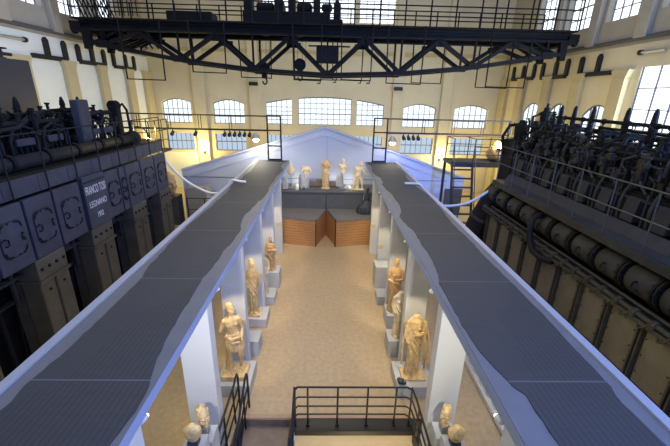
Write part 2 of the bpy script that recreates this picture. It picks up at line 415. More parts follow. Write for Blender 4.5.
# ------------------------------------------------------------------ overhead crane
cr = thing('overhead_crane', 'long black steel lattice crane bridge spanning the hall above everything', 'crane', (0, 18.0, 8.95))
def belly(x): return 7.52+0.0088*x*x+0.012*abs(x)
def girder(y):
    m = MB(); nodes = [-10.7, -10.0, -6.7, -3.4, -0.05, 3.3, 6.65, 9.95, 10.7]
    for a, b in zip(nodes[:-1], nodes[1:]):
        m.box(0, 1, y-0.13, y+0.13, -0.1, 0.1) if False else None
        m.prism([(a, belly(a)-0.08), (b, belly(b)-0.08), (b, belly(b)+0.08), (a, belly(a)+0.08)], y-0.14, y+0.14, 'Y')
    m.box(-10.8, 10.8, y-0.16, y+0.16, 9.10, 9.18); m.box(-10.8, 10.8, y-0.03, y+0.03, 9.15, 9.40); m.box(-10.8, 10.8, y-0.16, y+0.16, 9.36, 9.44)
    up = [-8.35, -5.05, -1.72, 1.63, 4.98, 8.3]
    for i, u in enumerate(up):
        L, Rr = [-10.0, -6.7, -3.4, -0.05, 3.3, 6.65, 9.95][i:i+2]
        for q in (L, Rr):
            d = Vector((q-u, 0, belly(q)-9.05)).normalized(); n = Vector((-d.z, 0, d.x))*0.08
            a0, b0 = Vector((u, 0, 9.05)), Vector((q, 0, belly(q)))
            poly = [(a0+n), (b0+n), (b0-n), (a0-n)]
            m.prism([(v.x, v.z) for v in poly], y-0.1, y+0.1, 'Y')
        m.box(u-0.35, u+0.35, y-0.02, y+0.02, 8.80, 9.03)
    for q in (-10.0, -6.7, -3.4, -0.05, 3.3, 6.65, 9.95):
        m.box(q-0.04, q+0.04, y-0.05, y+0.05, belly(q), 9.12); m.box(q-0.26, q+0.26, y-0.16, y+0.16, belly(q)-0.09, belly(q)+0.18)
    for sx in (-1, 1):
        m.prism([(sx*10.8, 9.15), (sx*10.8, 8.35), (sx*10.55, 8.35), (sx*10.45, 9.15)], y-0.12, y+0.12, 'Y')
        m.bar((sx*10.6, y, 8.5), (sx*9.3, y, 9.12), 0.09); m.bar((sx*9.2, y, belly(9.2)), (sx*9.2, y, 9.12), 0.07)
    return m
part(girder(17.75), 'lattice_girder', M['crane'], cr); part(girder(19.5), 'lattice_girder', M['crane'], cr)
m = MB()
for k in range(12): 
    x = -10+k*1.82; m.bar((x, 17.75, belly(x)), (x+0.9, 19.5, belly(x+0.9)), 0.07); m.bar((x+0.9, 19.5, belly(x+0.9)), (min(x+1.82, 10.5), 17.75, belly(min(x+1.82, 10.5))), 0.07)
part(m, 'cross_bracing', M['crane'], cr)
m = MB(); m.box(-10.8, 10.8, 17.1, 20.1, 9.44, 9.50); part(m, 'walkway', M['crane'], cr)
def railing(root, pts, h, n, m, r=0.02, rails=(1.0, 0.66, 0.33), name='handrail', posts=None, pr=None):
    mb = MB()
    for k in rails: mb.tube([(p[0], p[1], p[2]+h*k) for p in pts], r, 6)
    for a, b in zip(pts[:-1], pts[1:]):
        L = (Vector(b)-Vector(a)).length; c = max(1, round(L/n))
        for i in range(c+1):
            p = Vector(a).lerp(Vector(b), i/c); mb.tube([p, p+Vector((0, 0, h))], pr or r*1.2, 6)
    return part(mb, name, m, root)
railing(cr, [(-10.8, 17.1, 9.50), (10.8, 17.1, 9.50)], 1.15, 1.1, M['crane'], 0.028)
railing(cr, [(-10.8, 20.05, 9.50), (10.8, 20.05, 9.50)], 1.15, 1.1, M['crane'], 0.028)
for sg in (-1, 1):
    m = MB(); x0, x1 = sorted((sg*10.78, sg*11.25)); m.box(x0, x1, 17.6, 20.6, 9.05, 9.44, 0.03)
    for y in (18.0, 20.2): m.lathe((sg*11.3, y, 9.2), [(0.2, -0.06), (0.23, -0.05), (0.23, 0.05), (0.2, 0.06)], 16, 'X')
    part(m, 'end_carriage', M['crane'], cr)
    if sg > 0: continue
    m = MB()
    for k in range(10): m.bar((sg*10.3, 17.2+k*0.3, 9.5), (sg*10.8, 17.2+k*0.3, 10.9), 0.05)
    m.bar((sg*10.8, 17.1, 10.9), (sg*10.8, 20.1, 10.9), 0.06); part(m, 'ladder_cage', M['crane'], cr)
# extra cage railing and machinery at the left end of the bridge
m = MB()
for k in range(16): m.tube([(-10.7+k*0.18, 17.05, 9.56), (-10.7+k*0.18, 17.05, 11.6)], 0.02, 6)
for z in (10.2, 10.9, 11.6): m.tube([(-10.7, 17.05, z), (-8.0, 17.05, z)], 0.025, 6)
part(m, 'control_cage', M['crane'], cr)
m = MB(); m.box(-7.2, -5.2, 18.0, 19.0, 9.50, 10.0, 0.04); part(m, 'tool_chest', M['crane'], cr)
# close bracing under the left end of the bridge
m = MB()
for k in range(9):
    x = -10.6+k*0.28; m.bar((x, 17.75, 8.62-k*0.02), (x+0.3, 19.5, 9.12), 0.07); m.bar((x, 19.5, 8.62), (x+0.3, 17.75, 9.12), 0.07)
m.box(-10.7, -9.4, 18.6, 18.64, 8.6, 9.12); part(m, 'end_bracing', M['crane'], cr)
# the hoist trolley
m = MB(); m.box(-3.7, 0.6, 17.5, 19.8, 9.5, 9.75, 0.03); m.box(-3.7, -0.1, 17.4, 17.6, 9.5, 9.98, 0.02)
part(m, 'trolley_frame', M['crane'], cr)
for (x, y, r, L) in ((-2.85, 18.3, 0.22, 0.6), (-1.1, 18.2, 0.22, 0.5), (-0.1, 18.0, 0.16, 0.3)):
    m = MB(); m.lathe((x, y, 10.25), [(r*0.7, -L/2-0.08), (r, -L/2), (r, L/2), (r*0.7, L/2+0.08)], 16, 'X')
    for k in range(5): m.lathe((x-L/2+L*k/4, y, 10.25), [(r*1.07, -0.02), (r*1.07, 0.02)], 16, 'X')
    m.box(x-L/2, x+L/2, y-0.15, y+0.15, 9.74, 10.1); part(m, 'hoist_motor', M['crane'], cr)
for (x, w, z) in ((-3.55, 0.35, 10.9), (-2.2, 0.4, 10.5), (-1.65, 0.3, 11.1), (-0.55, 0.3, 10.75), (0.35, 0.3, 10.4)):
    m = MB(); m.box(x-w/2, x+w/2, 17.8, 18.5, 9.74, z, 0.04); m.lathe((x, 18.1, z), [(w*0.3, -0.05), (w*0.34, 0.1), (w*0.2, 0.22)], 12); part(m, 'gear_housing', M['crane'], cr)
for x in (-2.9, -1.35): m = MB(); m.lathe((x, 18.2, 9.45), [(0.30, -0.25), (0.34, -0.2), (0.34, 0.2), (0.30, 0.25)], 18, 'Y'); part(m, 'cable_drum', M['crane'], cr)
m = MB(); m.box(-0.55, 0.45, 17.5, 18.2, 8.02, 8.72, 0.03); m.box(-0.9, 0.95, 17.6, 17.66, 8.66, 8.72); part(m, 'ballast_box', M['crane'], cr)
for (x, z) in ((-1.33, 7.95), (-3.0, 7.75)):
    m = MB(); m.lathe((x, 18.2, z), [(0.12, -0.14), (0.27, -0.10), (0.27, 0.10), (0.12, 0.14)], 18, 'Y'); m.box(x-0.12, x+0.12, 18.08, 18.32, z-0.42, z-0.1, 0.02)
    ho = part(m, 'hook_block', M['crane'], cr)
    m = MB(); m.tube([(x+0.1*math.sin(t), 18.2, z-0.55+0.14*math.cos(t)) for t in [0.2+i*0.5 for i in range(10)]], 0.035, 8); part(m, 'hook', M['crane'], ho, base=cr)
    m = MB()
    for dx in (-0.24, -0.1, 0.1, 0.24): m.tube([(x+dx, 18.2, z), (x+dx*1.3, 18.2, 9.55)], 0.008, 5)
    part(m, 'cable', M['crane'], ho, base=cr)
# thin U-shaped loops hanging from the bridge walkway
for (a, b, z, y, zt) in ((q[0], q[1], q[2]+0.2, q[3], q[4]) for q in ((-8.85, -7.15, 6.92, 17.05, 9.5), (-5.95, -4.45, 7.27, 17.05, 9.5), (-4.5, -2.9, 7.22, 19.9, 9.5), (-1.75, 0.45, 7.2, 19.9, 9.5), (-1.55, -0.3, 7.05, 17.05, 9.5),
                         (0.55, 1.9, 7.1, 17.05, 9.5), (0.2, 1.75, 7.2, 19.9, 9.5), (2.55, 4.15, 7.0, 17.05, 9.5), (4.3, 5.9, 7.15, 19.9, 9.5), (7.05, 8.85, 6.95, 17.05, 10.6), (7.7, 9.4, 7.0, 19.9, 9.5))):
    m = MB(); m.tube([(a, y, zt), (a+0.03, y, z), (b-0.03, y, z-0.02), (b, y, zt)], 0.036, 6)
    if -2 < a < 1: m.tube([(b-0.05, y, z), (b-0.07, y, z-0.14), (b-0.2, y, z-0.12)], 0.03, 6)
    part(m, 'hanging_loop', M['crane'], cr)

# ------------------------------------------------------------------ the two colonnades
def colonnade(sg, label):
    e = thing('colonnade', label, 'colonnade', (sg*2.7, 8.0, 0))
    X = lambda a, b: sorted((sg*a, sg*b)); IN = 1.90 if sg < 0 else 1.93
    m = MB(); x0, x1 = X(IN, 3.58); m.box(x0, x1, 0.6, 18.0, 3.34, 3.485); part(m, 'beam', M['blue_grey'], e)
    m = MB(); m.box(x0+0.004, x1-0.004, 0.604, 17.996, 3.484, 3.5); part(m, 'top_board', M['beam_margin'], e)
    m = MB(); m.box(*X(3.47, 3.59), 0.6, 18.0, 3.5, 3.53); part(m, 'edge_lip', M['lip'], e)
    # the dark membrane with its ragged edges, laid in lengths
    rnd = random.Random(5 if sg < 0 else 11)
    n = 150; inn = []; out = []; vi, vo = 0.18, 0.2
    for i in range(n+1):
        y = 0.65+17.2*i/n
        if i % 22 == 0: vi += rnd.uniform(-0.05, 0.05); vo += rnd.uniform(-0.05, 0.05)
        if i % 11 == 0: ti, to = rnd.uniform(0.04, 0.34), rnd.uniform(0.06, 0.28)
        vi += (ti-vi)*0.22+rnd.uniform(-0.012, 0.012); vo += (to-vo)*0.22+rnd.uniform(-0.012, 0.012)
        inn.append((sg*(IN+max(0.03, vi+rnd.uniform(-0.008, 0.008))), y)); out.append((sg*(3.46-max(0.02, vo-0.05+rnd.uniform(-0.008, 0.008))), y))
    b = MB(); bot = []; 
    for i in range(n):
        b.prism([inn[i], inn[i+1], out[i+1], out[i]], 3.501, 3.513, 'Z')
    bmesh.ops.remove_doubles(b.b, verts=b.b.verts, dist=0.0005)
    part(b, 'roof_membrane', M['membrane'], e)
    for y in (2.6, 5.0, 7.38, 9.78, 12.15, 14.42):
        m = MB(); a0, a1 = X(IN+0.01, 2.45); m.box(a0, a1, y, y+0.24, 0, 3.34, 0.008)
        p = part(m, 'pillar', M['pillar'], e)
        if y > 5:
            m = MB(); c = sg*2.02; m.box(c-0.1, c+0.1, y-0.012, y, 1.28, 1.44)
            q = part(m, 'placard', M['placard'], p, base=e)
    return e
colonnade(-1, 'long blue-grey beam on white pillars left of the aisle')
colonnade(1, 'long blue-grey beam on white pillars right of the aisle')

# white kerb with upright blocks beyond the right colonnade
e = thing('kerb', 'low white kerb with upright blocks on the floor right of the right colonnade', 'kerb', (3.86, 7, 0))
m = MB(); m.box(3.72, 4.0, 3.0, 8.6, 0, 0.12, 0.01); part(m, 'base', M['kerb'], e)
for k in range(16):
    y = 3.2+k*0.345; m = MB(); m.box(3.80, 3.96, y, y+0.17, 0.12, 0.46, 0.008); part(m, 'block', M['kerb'], e)

# ------------------------------------------------------------------ statues
def seg(m, a, b, ra, rb, n=12):
    a, b = Vector(a), Vector(b); pts = []; rs = []
    d = (b-a)
    for i in range(3): 
        t = (i+0.3)/3; pts.append(a-d.normalized()*ra*(1-t)*0.7); rs.append(ra*(0.35+0.6*t))
    for i in range(4): t = i/3; pts.append(a.lerp(b, t)); rs.append(ra+(rb-ra)*t)
    for i in range(3):
        t = (i+0.7)/3; pts.append(b+d.normalized()*rb*t*0.7); rs.append(rb*(1-t*0.65))
    m.tube(pts, rs, n)
def head(m, c, s=1.0, yaw=0.0, tilt=0.0, hair=True):
    """a classical head: skull, brow, nose, chin, eye hollows hinted by brow and cheeks, wavy hair"""
    R = Matrix.Translation(Vector(c)) @ Euler((tilt, 0, yaw)).to_matrix().to_4x4() @ Matrix.Scale(s, 4)
    q = MB()
    q.ball((0, 0.0, 0.03), 0.078, 0.098, 0.115)                    # skull (faces -Y)
    q.ball((0, -0.035, -0.045), 0.062, 0.066, 0.078)               # jaw
    q.ball((0, -0.085, -0.098), 0.026, 0.022, 0.022)               # chin
    q.tube([(0, -0.096, 0.03), (0, -0.114, -0.005), (0, -0.126, -0.026), (0, -0.1, -0.036)], [0.010, 0.013, 0.017, 0.012], 8)  # nose
    for sx in (-1, 1):
        q.tube([(sx*0.012, -0.098, 0.034), (sx*0.035, -0.094, 0.038), (sx*0.06, -0.074, 0.028)], [0.009, 0.011, 0.008], 8)   # brow
        q.ball((sx*0.032, -0.086, 0.012), 0.015, 0.010, 0.010, seg=8)   # eye
        q.ball((sx*0.040, -0.070, -0.03), 0.026, 0.026, 0.026, seg=10)  # cheek
        q.ball((sx*0.078, 0.0, -0.005), 0.012, 0.022, 0.032, seg=8)     # ear
    q.tube([(-0.024, -0.094, -0.062), (0, -0.104, -0.060), (0.024, -0.094, -0.062)], [0.007, 0.010, 0.007], 8)  # lips
    if hair:
        r = random.Random(3)
        for i in range(26):
            t, p = r.uniform(-0.3, PI+0.3), r.uniform(0.15, 1.3)
            x, y, z = 0.084*math.cos(t)*math.sin(p), 0.02+0.1*math.sin(t)*math.sin(p), 0.045+0.108*math.cos(p)
            q.ball((x*0.95, y*0.95, z*0.95), 0.018, 0.018, 0.016, seg=8)
        q.ball((0, 0.105, 0.0), 0.035, 0.03, 0.035)
    bmesh.ops.transform(q.b, matrix=R, verts=q.b.verts)
    me = bpy.data.meshes.new('t'); q.b.to_mesh(me); q.b.free(); m.b.from_mesh(me); bpy.data.meshes.remove(me)
def torso(m, z0, h, cx=0, cy=0, w=0.19, lean=0.0, female=False):
    """hip to shoulder, z0 = crotch height"""
    wa = 0.135 if not female else 0.12
    S_ = [(0.0, 0.150, 0.105), (0.12, 0.170, 0.12), (0.30, wa+0.015, 0.10), (0.42, wa+0.01, 0.095), (0.60, 0.165, 0.118), (0.75, 0.178, 0.125), (0.88, 0.180, 0.105), (0.95, 0.12, 0.085), (1.0, 0.06, 0.06)]
    m.loft([(z0+t*h, cx+lean*t*h+0.012*math.sin(t*5), cy, rx*w/0.19, ry*w/0.19, 0, 1, 0) for t, rx, ry in S_], 20)
    for sx in (-1, 1):
        m.ball((cx+lean*0.72*h+sx*0.075, cy-0.085, z0+0.70*h), 0.075, 0.05 if not female else 0.065, 0.062, seg=12)
        m.ball((cx+lean*0.86*h+sx*0.17, cy, z0+0.86*h), 0.065, 0.065, 0.065, seg=12)
def statue_object(name, root, m, voxel=0.014, material='marble', yaw=0.0, smooth=True):
    """m is meshed around the origin at foot height 0; the parts are fused into one continuous skin"""
    o = m.build(name, M[material], root, smooth, xf=Euler((0, 0, yaw)).to_matrix().to_4x4())
    md = o.modifiers.new('fuse', 'REMESH'); md.mode = 'VOXEL'; md.voxel_size = voxel; md.use_smooth_shade = True
    return o
def drape(m, secs, fn=9, amp=0.09):
    m.loft([(z, cx, cy, rx, ry, amp*(a if len(q) > 0 else 1), fn, ph) for (z, cx, cy, rx, ry, *q) in secs for a, ph in [((q[0] if q else 1.0), (q[1] if len(q) > 1 else z*1.3))]], 56)
def fold_ropes(m, lines, r=0.02):
    for ln in lines: m.tube([Vector(p) for p in ln], [r*0.6]+[r]*(len(ln)-2)+[r*0.6], 8)

def plinth(x0, x1, y0, y1, h, label, group='grey plinths along the aisle', material='plinth'):
    cx, cy = (x0+x1)/2, (y0+y1)/2
    m = MB(); m.box(x0-cx, x1-cx, y0-cy, y1-cy, 0, h, 0.006)
    o = m.build('plinth', M[material]); o.location = (cx, cy, 0); tag(o, label, 'plinth', group); return o

def statue(loc, label, cat='statue', group=None):
    return thing('statue', label, cat, loc, group)
MG = 'marble statues along the aisle'
# --- left 1: young man, bare chest, mantle round the hips
plinth(-2.48, -1.70, 6.46, 7.3, 0.30, 'low grey plinth under the left bare-chested statue beside the stairwell')
st = statue((-2.10, 6.86, 0.30), 'ochre marble statue of a bare-chested man with a mantle, left of the aisle', group=MG)
m = MB(); m.box(-0.29, 0.29, -0.26, 0.22, 0, 0.12, 0.012); m.build('slab', M['marble'], st)
m = MB()
seg(m, (-0.09, 0.0, 0.98), (-0.11, -0.02, 0.56), 0.10, 0.065); seg(m, (-0.11, -0.02, 0.56), (-0.10, 0.02, 0.17), 0.062, 0.040)
seg(m, (0.09, 0.0, 0.98), (0.11, -0.09, 0.56), 0.10, 0.065); seg(m, (0.11, -0.09, 0.56), (0.15, 0.03, 0.18), 0.062, 0.040)
for x, y in ((-0.10, -0.03), (0.16, -0.03)): m.ball((x, y-0.03, 0.125), 0.048, 0.12, 0.038); m.ball((x, y-0.12, 0.115), 0.045, 0.04, 0.025)
torso(m, 0.93, 0.62, lean=-0.03)
seg(m, (-0.02, 0, 1.50), (-0.03, -0.02, 1.63), 0.055, 0.05)
head(m, (-0.03, -0.04, 1.75), 1.05, yaw=0.8)
seg(m, (-0.20, 0, 1.45), (-0.28, 0.02, 1.22), 0.055, 0.045)
seg(m, (0.18, 0, 1.45), (0.25, 0.04, 1.18), 0.055, 0.042); seg(m, (0.25, 0.04, 1.18), (0.20, -0.10, 1.02), 0.042, 0.033)
m.ball((0.19, -0.13, 1.0), 0.03, 0.045, 0.035)
for k in range(4): seg(m, (0.17+k*0.013, -0.15, 1.0-k*0.006), (0.165+k*0.012, -0.205+k*0.006, 0.965), 0.010, 0.008, 6)
seg(m, (0.165, -0.13, 1.01), (0.15, -0.165, 0.985), 0.011, 0.009, 6)
drape(m, [(0.70, 0.03, -0.02, 0.21, 0.16, 1.2), (0.82, 0.01, -0.01, 0.215, 0.17), (0.95, 0, 0, 0.205, 0.16), (1.05, 0, 0, 0.195, 0.15), (1.12, 0, 0, 0.17, 0.13)], 11, 0.10)
fold_ropes(m, [[(-0.20, -0.05, 1.10), (-0.08, -0.17, 1.03), (0.08, -0.18, 1.06), (0.22, -0.08, 1.02)], [(-0.2, -0.06, 1.04), (-0.05, -0.19, 0.95), (0.12, -0.18, 0.95), (0.23, -0.06, 0.9)], [(0.22, -0.08, 1.05), (0.25, -0.06, 0.8), (0.24, -0.03, 0.5), (0.26, 0.0, 0.3)], [(0.19, -0.1, 1.02), (0.20, -0.1, 0.75), (0.2, -0.06, 0.42)]], 0.028)
drape(m, [(0.10, -0.13, 0.13, 0.09, 0.08), (0.5, -0.13, 0.12, 0.08, 0.07), (0.85, -0.1, 0.1, 0.08, 0.07)], 5, 0.08)
bmesh.ops.transform(m.b, matrix=Matrix.Diagonal((0.92, 0.95, 1.045, 1)), verts=m.b.verts)
o = statue_object('figure', st, m, 0.013, 'marble', yaw=0.45)
# --- left 2: slender draped woman
plinth(-2.4, -1.74, 9.05, 9.74, 0.30, 'low grey plinth under the slim draped statue on the left')
st = statue((-2.14, 9.36, 0.30), 'slim ochre marble statue wrapped in a long cloak, second on the left of the aisle', group=MG)
def draped(m, h=1.72, w=1.0, headless=False, arm=False, cross=False, yaw=0.3, fn=12):
    s = h/1.72
    drape(m, [(0.0, 0, 0, 0.20*w, 0.17*w, 1.5), (0.15*s, 0, 0, 0.185*w, 0.16*w, 1.4), (0.45*s, 0.01, 0, 0.165*w, 0.145*w, 1.2), (0.75*s, 0, 0, 0.18*w, 0.15*w, 1.0), (0.95*s, 0, 0, 0.195*w, 0.155*w, 0.9),
              (1.12*s, -0.01, 0, 0.165*w, 0.135*w, 0.7), (1.28*s, 0, 0, 0.185*w, 0.145*w, 0.5), (1.40*s, 0, 0, 0.20*w, 0.125*w, 0.3), (1.46*s, 0, 0, 0.14*w, 0.10*w, 0.1), (1.49*s, 0, 0, 0.06, 0.06, 0)], fn, 0.085)
    for sx in (-1, 1): m.ball((sx*0.07*w, -0.11*w, 1.26*s), 0.06*w, 0.05*w, 0.055*s, seg=10); m.ball((sx*0.08, -0.13*w, 0.04), 0.045, 0.10, 0.04, seg=10)
    fold_ropes(m, [[(-0.17*w, -0.06, 1.38*s), (-0.04, -0.165*w, 1.12*s), (0.10*w, -0.175*w, 0.92*s), (0.2*w, -0.08, 0.80*s)], [(-0.19*w, -0.04, 1.25*s), (-0.06, -0.17*w, 1.0*s), (0.1*w, -0.17*w, 0.80*s), (0.19*w, -0.06, 0.66*s)],
                   [(-0.18*w, -0.05, 1.1*s), (-0.08, -0.165*w, 0.85*s), (0.06*w, -0.165*w, 0.62*s), (0.17*w, -0.05, 0.45*s)], [(-0.12*w, -0.12*w, 0.7*s), (-0.10*w, -0.15*w, 0.35*s), (-0.11*w, -0.16*w, 0.03)],
                   [(0.0, -0.155*w, 0.55*s), (0.01, -0.155*w, 0.3*s), (0.01, -0.17*w, 0.03)], [(0.12*w, -0.12*w, 0.5*s), (0.12*w, -0.14*w, 0.25*s), (0.13*w, -0.15*w, 0.03)]], 0.021*w)
    if not headless:
        seg(m, (0, 0, 1.44*s), (0, -0.01, 1.55*s), 0.05, 0.046); head(m, (0, -0.02, 1.63*s), 1.0*s, yaw)
    else: m.loft([(1.44*s, 0, 0, 0.09, 0.085, 0, 1, 0), (1.52*s, 0, 0, 0.075, 0.07, 0.06, 5, 0), (1.55*s, 0.01, 0, 0.055, 0.05, 0.1, 5, 1)], 16)
    for sx in (-1, 1):
        seg(m, (sx*0.19*w, 0, 1.36*s), (sx*0.235*w, -0.01, 1.08*s), 0.06*w, 0.055*w)
        if cross or (arm and sx > 0):
            seg(m, (sx*0.235*w, -0.01, 1.08*s), (sx*0.02-0.02, -0.21*w, (1.14 if sx > 0 else 1.04)*s), 0.05, 0.036)
            m.ball((sx*0.02-0.06*sx, -0.22*w, (1.15 if sx > 0 else 1.05)*s), 0.045, 0.03, 0.032, seg=10)
            for k in range(4): seg(m, (sx*0.02-0.08*sx, -0.23*w, (1.165 if sx > 0 else 1.065)*s-k*0.014), (sx*0.02-0.13*sx, -0.225*w, (1.16 if sx > 0 else 1.06)*s-k*0.013), 0.009, 0.007, 6)
            seg(m, (sx*0.02-0.06*sx, -0.235*w, (1.18 if sx > 0 else 1.08)*s), (sx*0.02-0.09*sx, -0.235*w, (1.2 if sx > 0 else 1.1)*s), 0.01, 0.008, 6)
        else:
            seg(m, (sx*0.235*w, -0.01, 1.08*s), (sx*0.20*w, -0.09, 0.88*s), 0.05*w, 0.04*w)
    return m
m = MB(); draped(m, 1.74, 0.72, cross=False, yaw=0.7); o = statue_object('figure', st, m, 0.014, 'marble')
m = MB(); m.box(-0.2, 0.2, -0.2, 0.2, -0.0, 0.05, 0.01); m.build('slab', M['marble'], st); o.location = (0, 0, 0.04)
# plinth behind the second left pillar with its figure, mostly hidden
plinth(-2.3, -1.74, 7.82, 8.32, 0.46, 'grey plinth just behind the pillar of the left bare-chested statue')
plinth(-2.3, -1.68, 10.30, 10.92, 0.30, 'low white-topped plinth behind the third left pillar')
st = statue((-2.08, 10.62, 0.30), 'pale draped statue mostly hidden behind the third left pillar', group=MG)
m = MB(); draped(m, 1.5, 0.85, headless=True); statue_object('figure', st, m, 0.018, 'marble_pale')
plinth(-2.2, -1.66, 11.4, 12.0, 0.62, 'taller grey plinth under the small draped statue at the left far end')
st = statue((-1.96, 11.68, 0.62), 'small brown draped statue on a tall plinth, farthest on the left of the aisle', group=MG)
m = MB(); draped(m, 1.22, 0.72, arm=True, yaw=0.4); statue_object('figure', st, m, 0.013, 'marble_orange')
# --- right 1: broad headless draped figure
plinth(1.70, 2.56, 6.44, 7.3, 0.30, 'low grey plinth under the broad headless statue on the right')
st = statue((2.09, 6.84, 0.30), 'broad ochre headless statue in heavy folded robes, right of the aisle', group=MG)
m = MB(); draped(m, 1.86, 0.88, headless=True, arm=True, fn=15)
fold_ropes(m, [[(0.20, -0.03, 1.5), (0.30, -0.05, 1.1), (0.29, -0.05, 0.6), (0.30, 0, 0.15)], [(0.24, 0.03, 1.3), (0.33, 0.02, 0.9), (0.33, 0.0, 0.5), (0.32, 0.03, 0.2)], [(0.17, -0.12, 1.3), (0.22, -0.14, 0.9), (0.21, -0.14, 0.4)], [(-0.24, -0.04, 1.4), (-0.28, -0.02, 0.9), (-0.26, -0.02, 0.3)]], 0.035)
o = statue_object('figure', st, m, 0.014, 'marble'); 
m = MB(); m.box(-0.26, 0.32, -0.22, 0.2, 0, 0.06, 0.015); m.build('slab', M['marble'], st); o.location = (0, 0, 0.03)
m = MB(); m.ball((0, 0, 0.075), 0.09, 0.07, 0.075, rot=(0.2, 0.1, 0.4)); m.ball((0.06, -0.03, 0.06), 0.06, 0.05, 0.06); m.ball((-0.05, 0.03, 0.1), 0.05, 0.05, 0.05)
o = m.build('stone_fragment', M['stone_dark'], smooth=True); o.location = (1.80, 6.55, 0.30); tag(o, 'small dark stone lump on the plinth corner of the broad headless statue', 'stone fragment')
# --- right: pale thin figure behind the pillar
plinth(1.70, 2.3, 7.82, 8.34, 0.50, 'grey plinth behind the second right pillar, under the pale statue')
st = statue((1.98, 8.08, 0.50), 'pale yellow statue partly hidden behind the second right pillar', group=MG)
m = MB(); draped(m, 1.5, 0.8, headless=True, fn=10); statue_object('figure', st, m, 0.014, 'marble_pale')
# --- right 2: orange figure with crossed arm
plinth(1.86, 2.46, 9.04, 9.72, 0.46, 'grey plinth under the orange statue with a crossed arm on the right')
st = statue((2.08, 9.36, 0.46), 'orange-brown draped statue with one arm across its chest, right of the aisle', group=MG)
m = MB(); draped(m, 1.70, 0.98, cross=True, yaw=-0.5); statue_object('figure', st, m, 0.014, 'marble_orange')
plinth(1.74, 2.36, 10.34, 10.9, 0.32, 'low empty plinth before the farthest tall plinth on the right')
plinth(1.80, 2.40, 11.44, 12.04, 0.86, 'tall empty grey plinth on the right near the wooden stage')

# --- portrait heads near the camera
def bust(loc, size, label, yaw, torso_=False, mname='marble', h=1.2):
    pl = plinth(loc[0]-0.17, loc[0]+0.17, loc[1]-0.17, loc[1]+0.17, h, label[1], 'slim plinths for portrait heads')
    st = thing('bust', label[0], 'bust', (loc[0], loc[1], h), 'marble portrait heads')
    if not torso_:
        m = MB(); m.box(-0.075, 0.075, -0.075, 0.075, 0, 0.14, 0.006); m.build('stand', M['grey_box'], st)
        m = MB(); seg(m, (0, 0.0, 0.15), (0, 0, 0.28), 0.055*size, 0.052*size); m.ball((0, 0, 0.15), 0.08, 0.07, 0.03); head(m, (0, 0, 0.14+0.24*size), 1.25*size, yaw, 0.1); statue_object('head', st, m, 0.008, mname)
    else:
        m = MB(); m.box(-0.08, 0.08, -0.07, 0.07, 0, 0.09, 0.006); m.build('stand', M['stone_dark'], st)
        m = MB(); m.loft([(0.08, 0, 0, 0.09, 0.07, 0, 1, 0), (0.17, 0, 0, 0.16, 0.10, 0.05, 7, 0), (0.27, 0, 0, 0.20, 0.12, 0.07, 9, 1), (0.36, 0, 0, 0.21, 0.11, 0.05, 9, 2), (0.42, 0, 0, 0.12, 0.09, 0.03, 7, 1), (0.46, 0, 0, 0.06, 0.06, 0, 5, 0)], 40)
        fold_ropes(m, [[(-0.18, -0.02, 0.37), (-0.06, -0.13, 0.28), (0.08, -0.13, 0.24), (0.19, -0.03, 0.28)], [(-0.19, -0.03, 0.30), (-0.05, -0.13, 0.21), (0.1, -0.11, 0.17)]], 0.016)
        bmesh.ops.transform(m.b, matrix=Matrix.Diagonal((0.66, 0.75, 0.85, 1)), verts=m.b.verts); statue_object('torso', st, m, 0.008, mname)
    return st
bust((-2.0, 4.52, 0), 1.0, ('pale marble portrait head on a slim plinth against the nearest left pillar', 'slim grey plinth against the nearest left pillar'), 0.7, h=1.18)
bust((-2.02, 4.14, 0), 1.0, ('broken marble bust in shadow left of the pale portrait head', 'slim plinth at the bottom left edge under the broken bust'), 0.2, True, 'marble', h=1.42)
bust((2.10, 4.60, 0), 0.92, ('ochre marble portrait head on a slim plinth against the nearest right pillar', 'slim white plinth against the nearest right pillar'), -0.7, h=1.16, mname='marble')
bust((2.14, 4.22, 0), 1.0, ('broken marble bust in folded cloth right of the ochre portrait head', 'slim plinth at the bottom right under the broken cloth bust'), -0.2, True, 'marble', h=1.30)

# ------------------------------------------------------------------ wooden stage, podium and pediment wall
e = thing('wooden_stage', 'raised stage with wood plank front and V-shaped notch at aisle end', 'stage', (0, 16.3, 0))
nf, ny, nap = 0.45, 15.22, (-0.02, 16.8)
for sg in (-1, 1):
    fx = sg*nf-0.02
    poly = [(fx, ny), (sg*7.0, ny+ (7.0-nf)*0.25 if False else 15.62), (sg*7.0, 18.68), (nap[0], 18.68), nap]
    if sg > 0: poly = poly
    poly = [(fx, ny), (sg*2.1, 15.62), (sg*4.2, 15.62), (sg*4.2, 18.68), (nap[0], 18.68), nap]
    m = MB(); m.prism(poly if sg > 0 else poly[::-1], 1.22, 1.30, 'Z'); part(m, 'stage_deck', M['stage_deck'], e)
    def slab(a, b, th):
        d = (Vector(b)-Vector(a)).normalized(); n = Vector((-d.y, d.x))*th*sg*1.0
        return [tuple(a), tuple(b), (b[0]+n.x, b[1]+n.y), (a[0]+n.x, a[1]+n.y)]
    m = MB(); m.prism(slab((fx, ny), (sg*2.1, 15.62), 0.05), 0, 1.22, 'Z'); m.prism(slab((sg*2.1, 15.62), (sg*4.2, 15.62), 0.05), 0, 1.22, 'Z'); part(m, 'front_cladding', M['wood'], e)
    m = MB(); m.prism(slab((fx, ny+0.03), (nap[0], nap[1]), -0.05), 0, 1.22, 'Z'); part(m, 'notch_cladding', M['wood'], e)
    m = MB(); m.tube([(fx, ny, 0), (fx, ny, 1.32)], 0.025, 6); part(m, 'corner_post', M['black'], e)
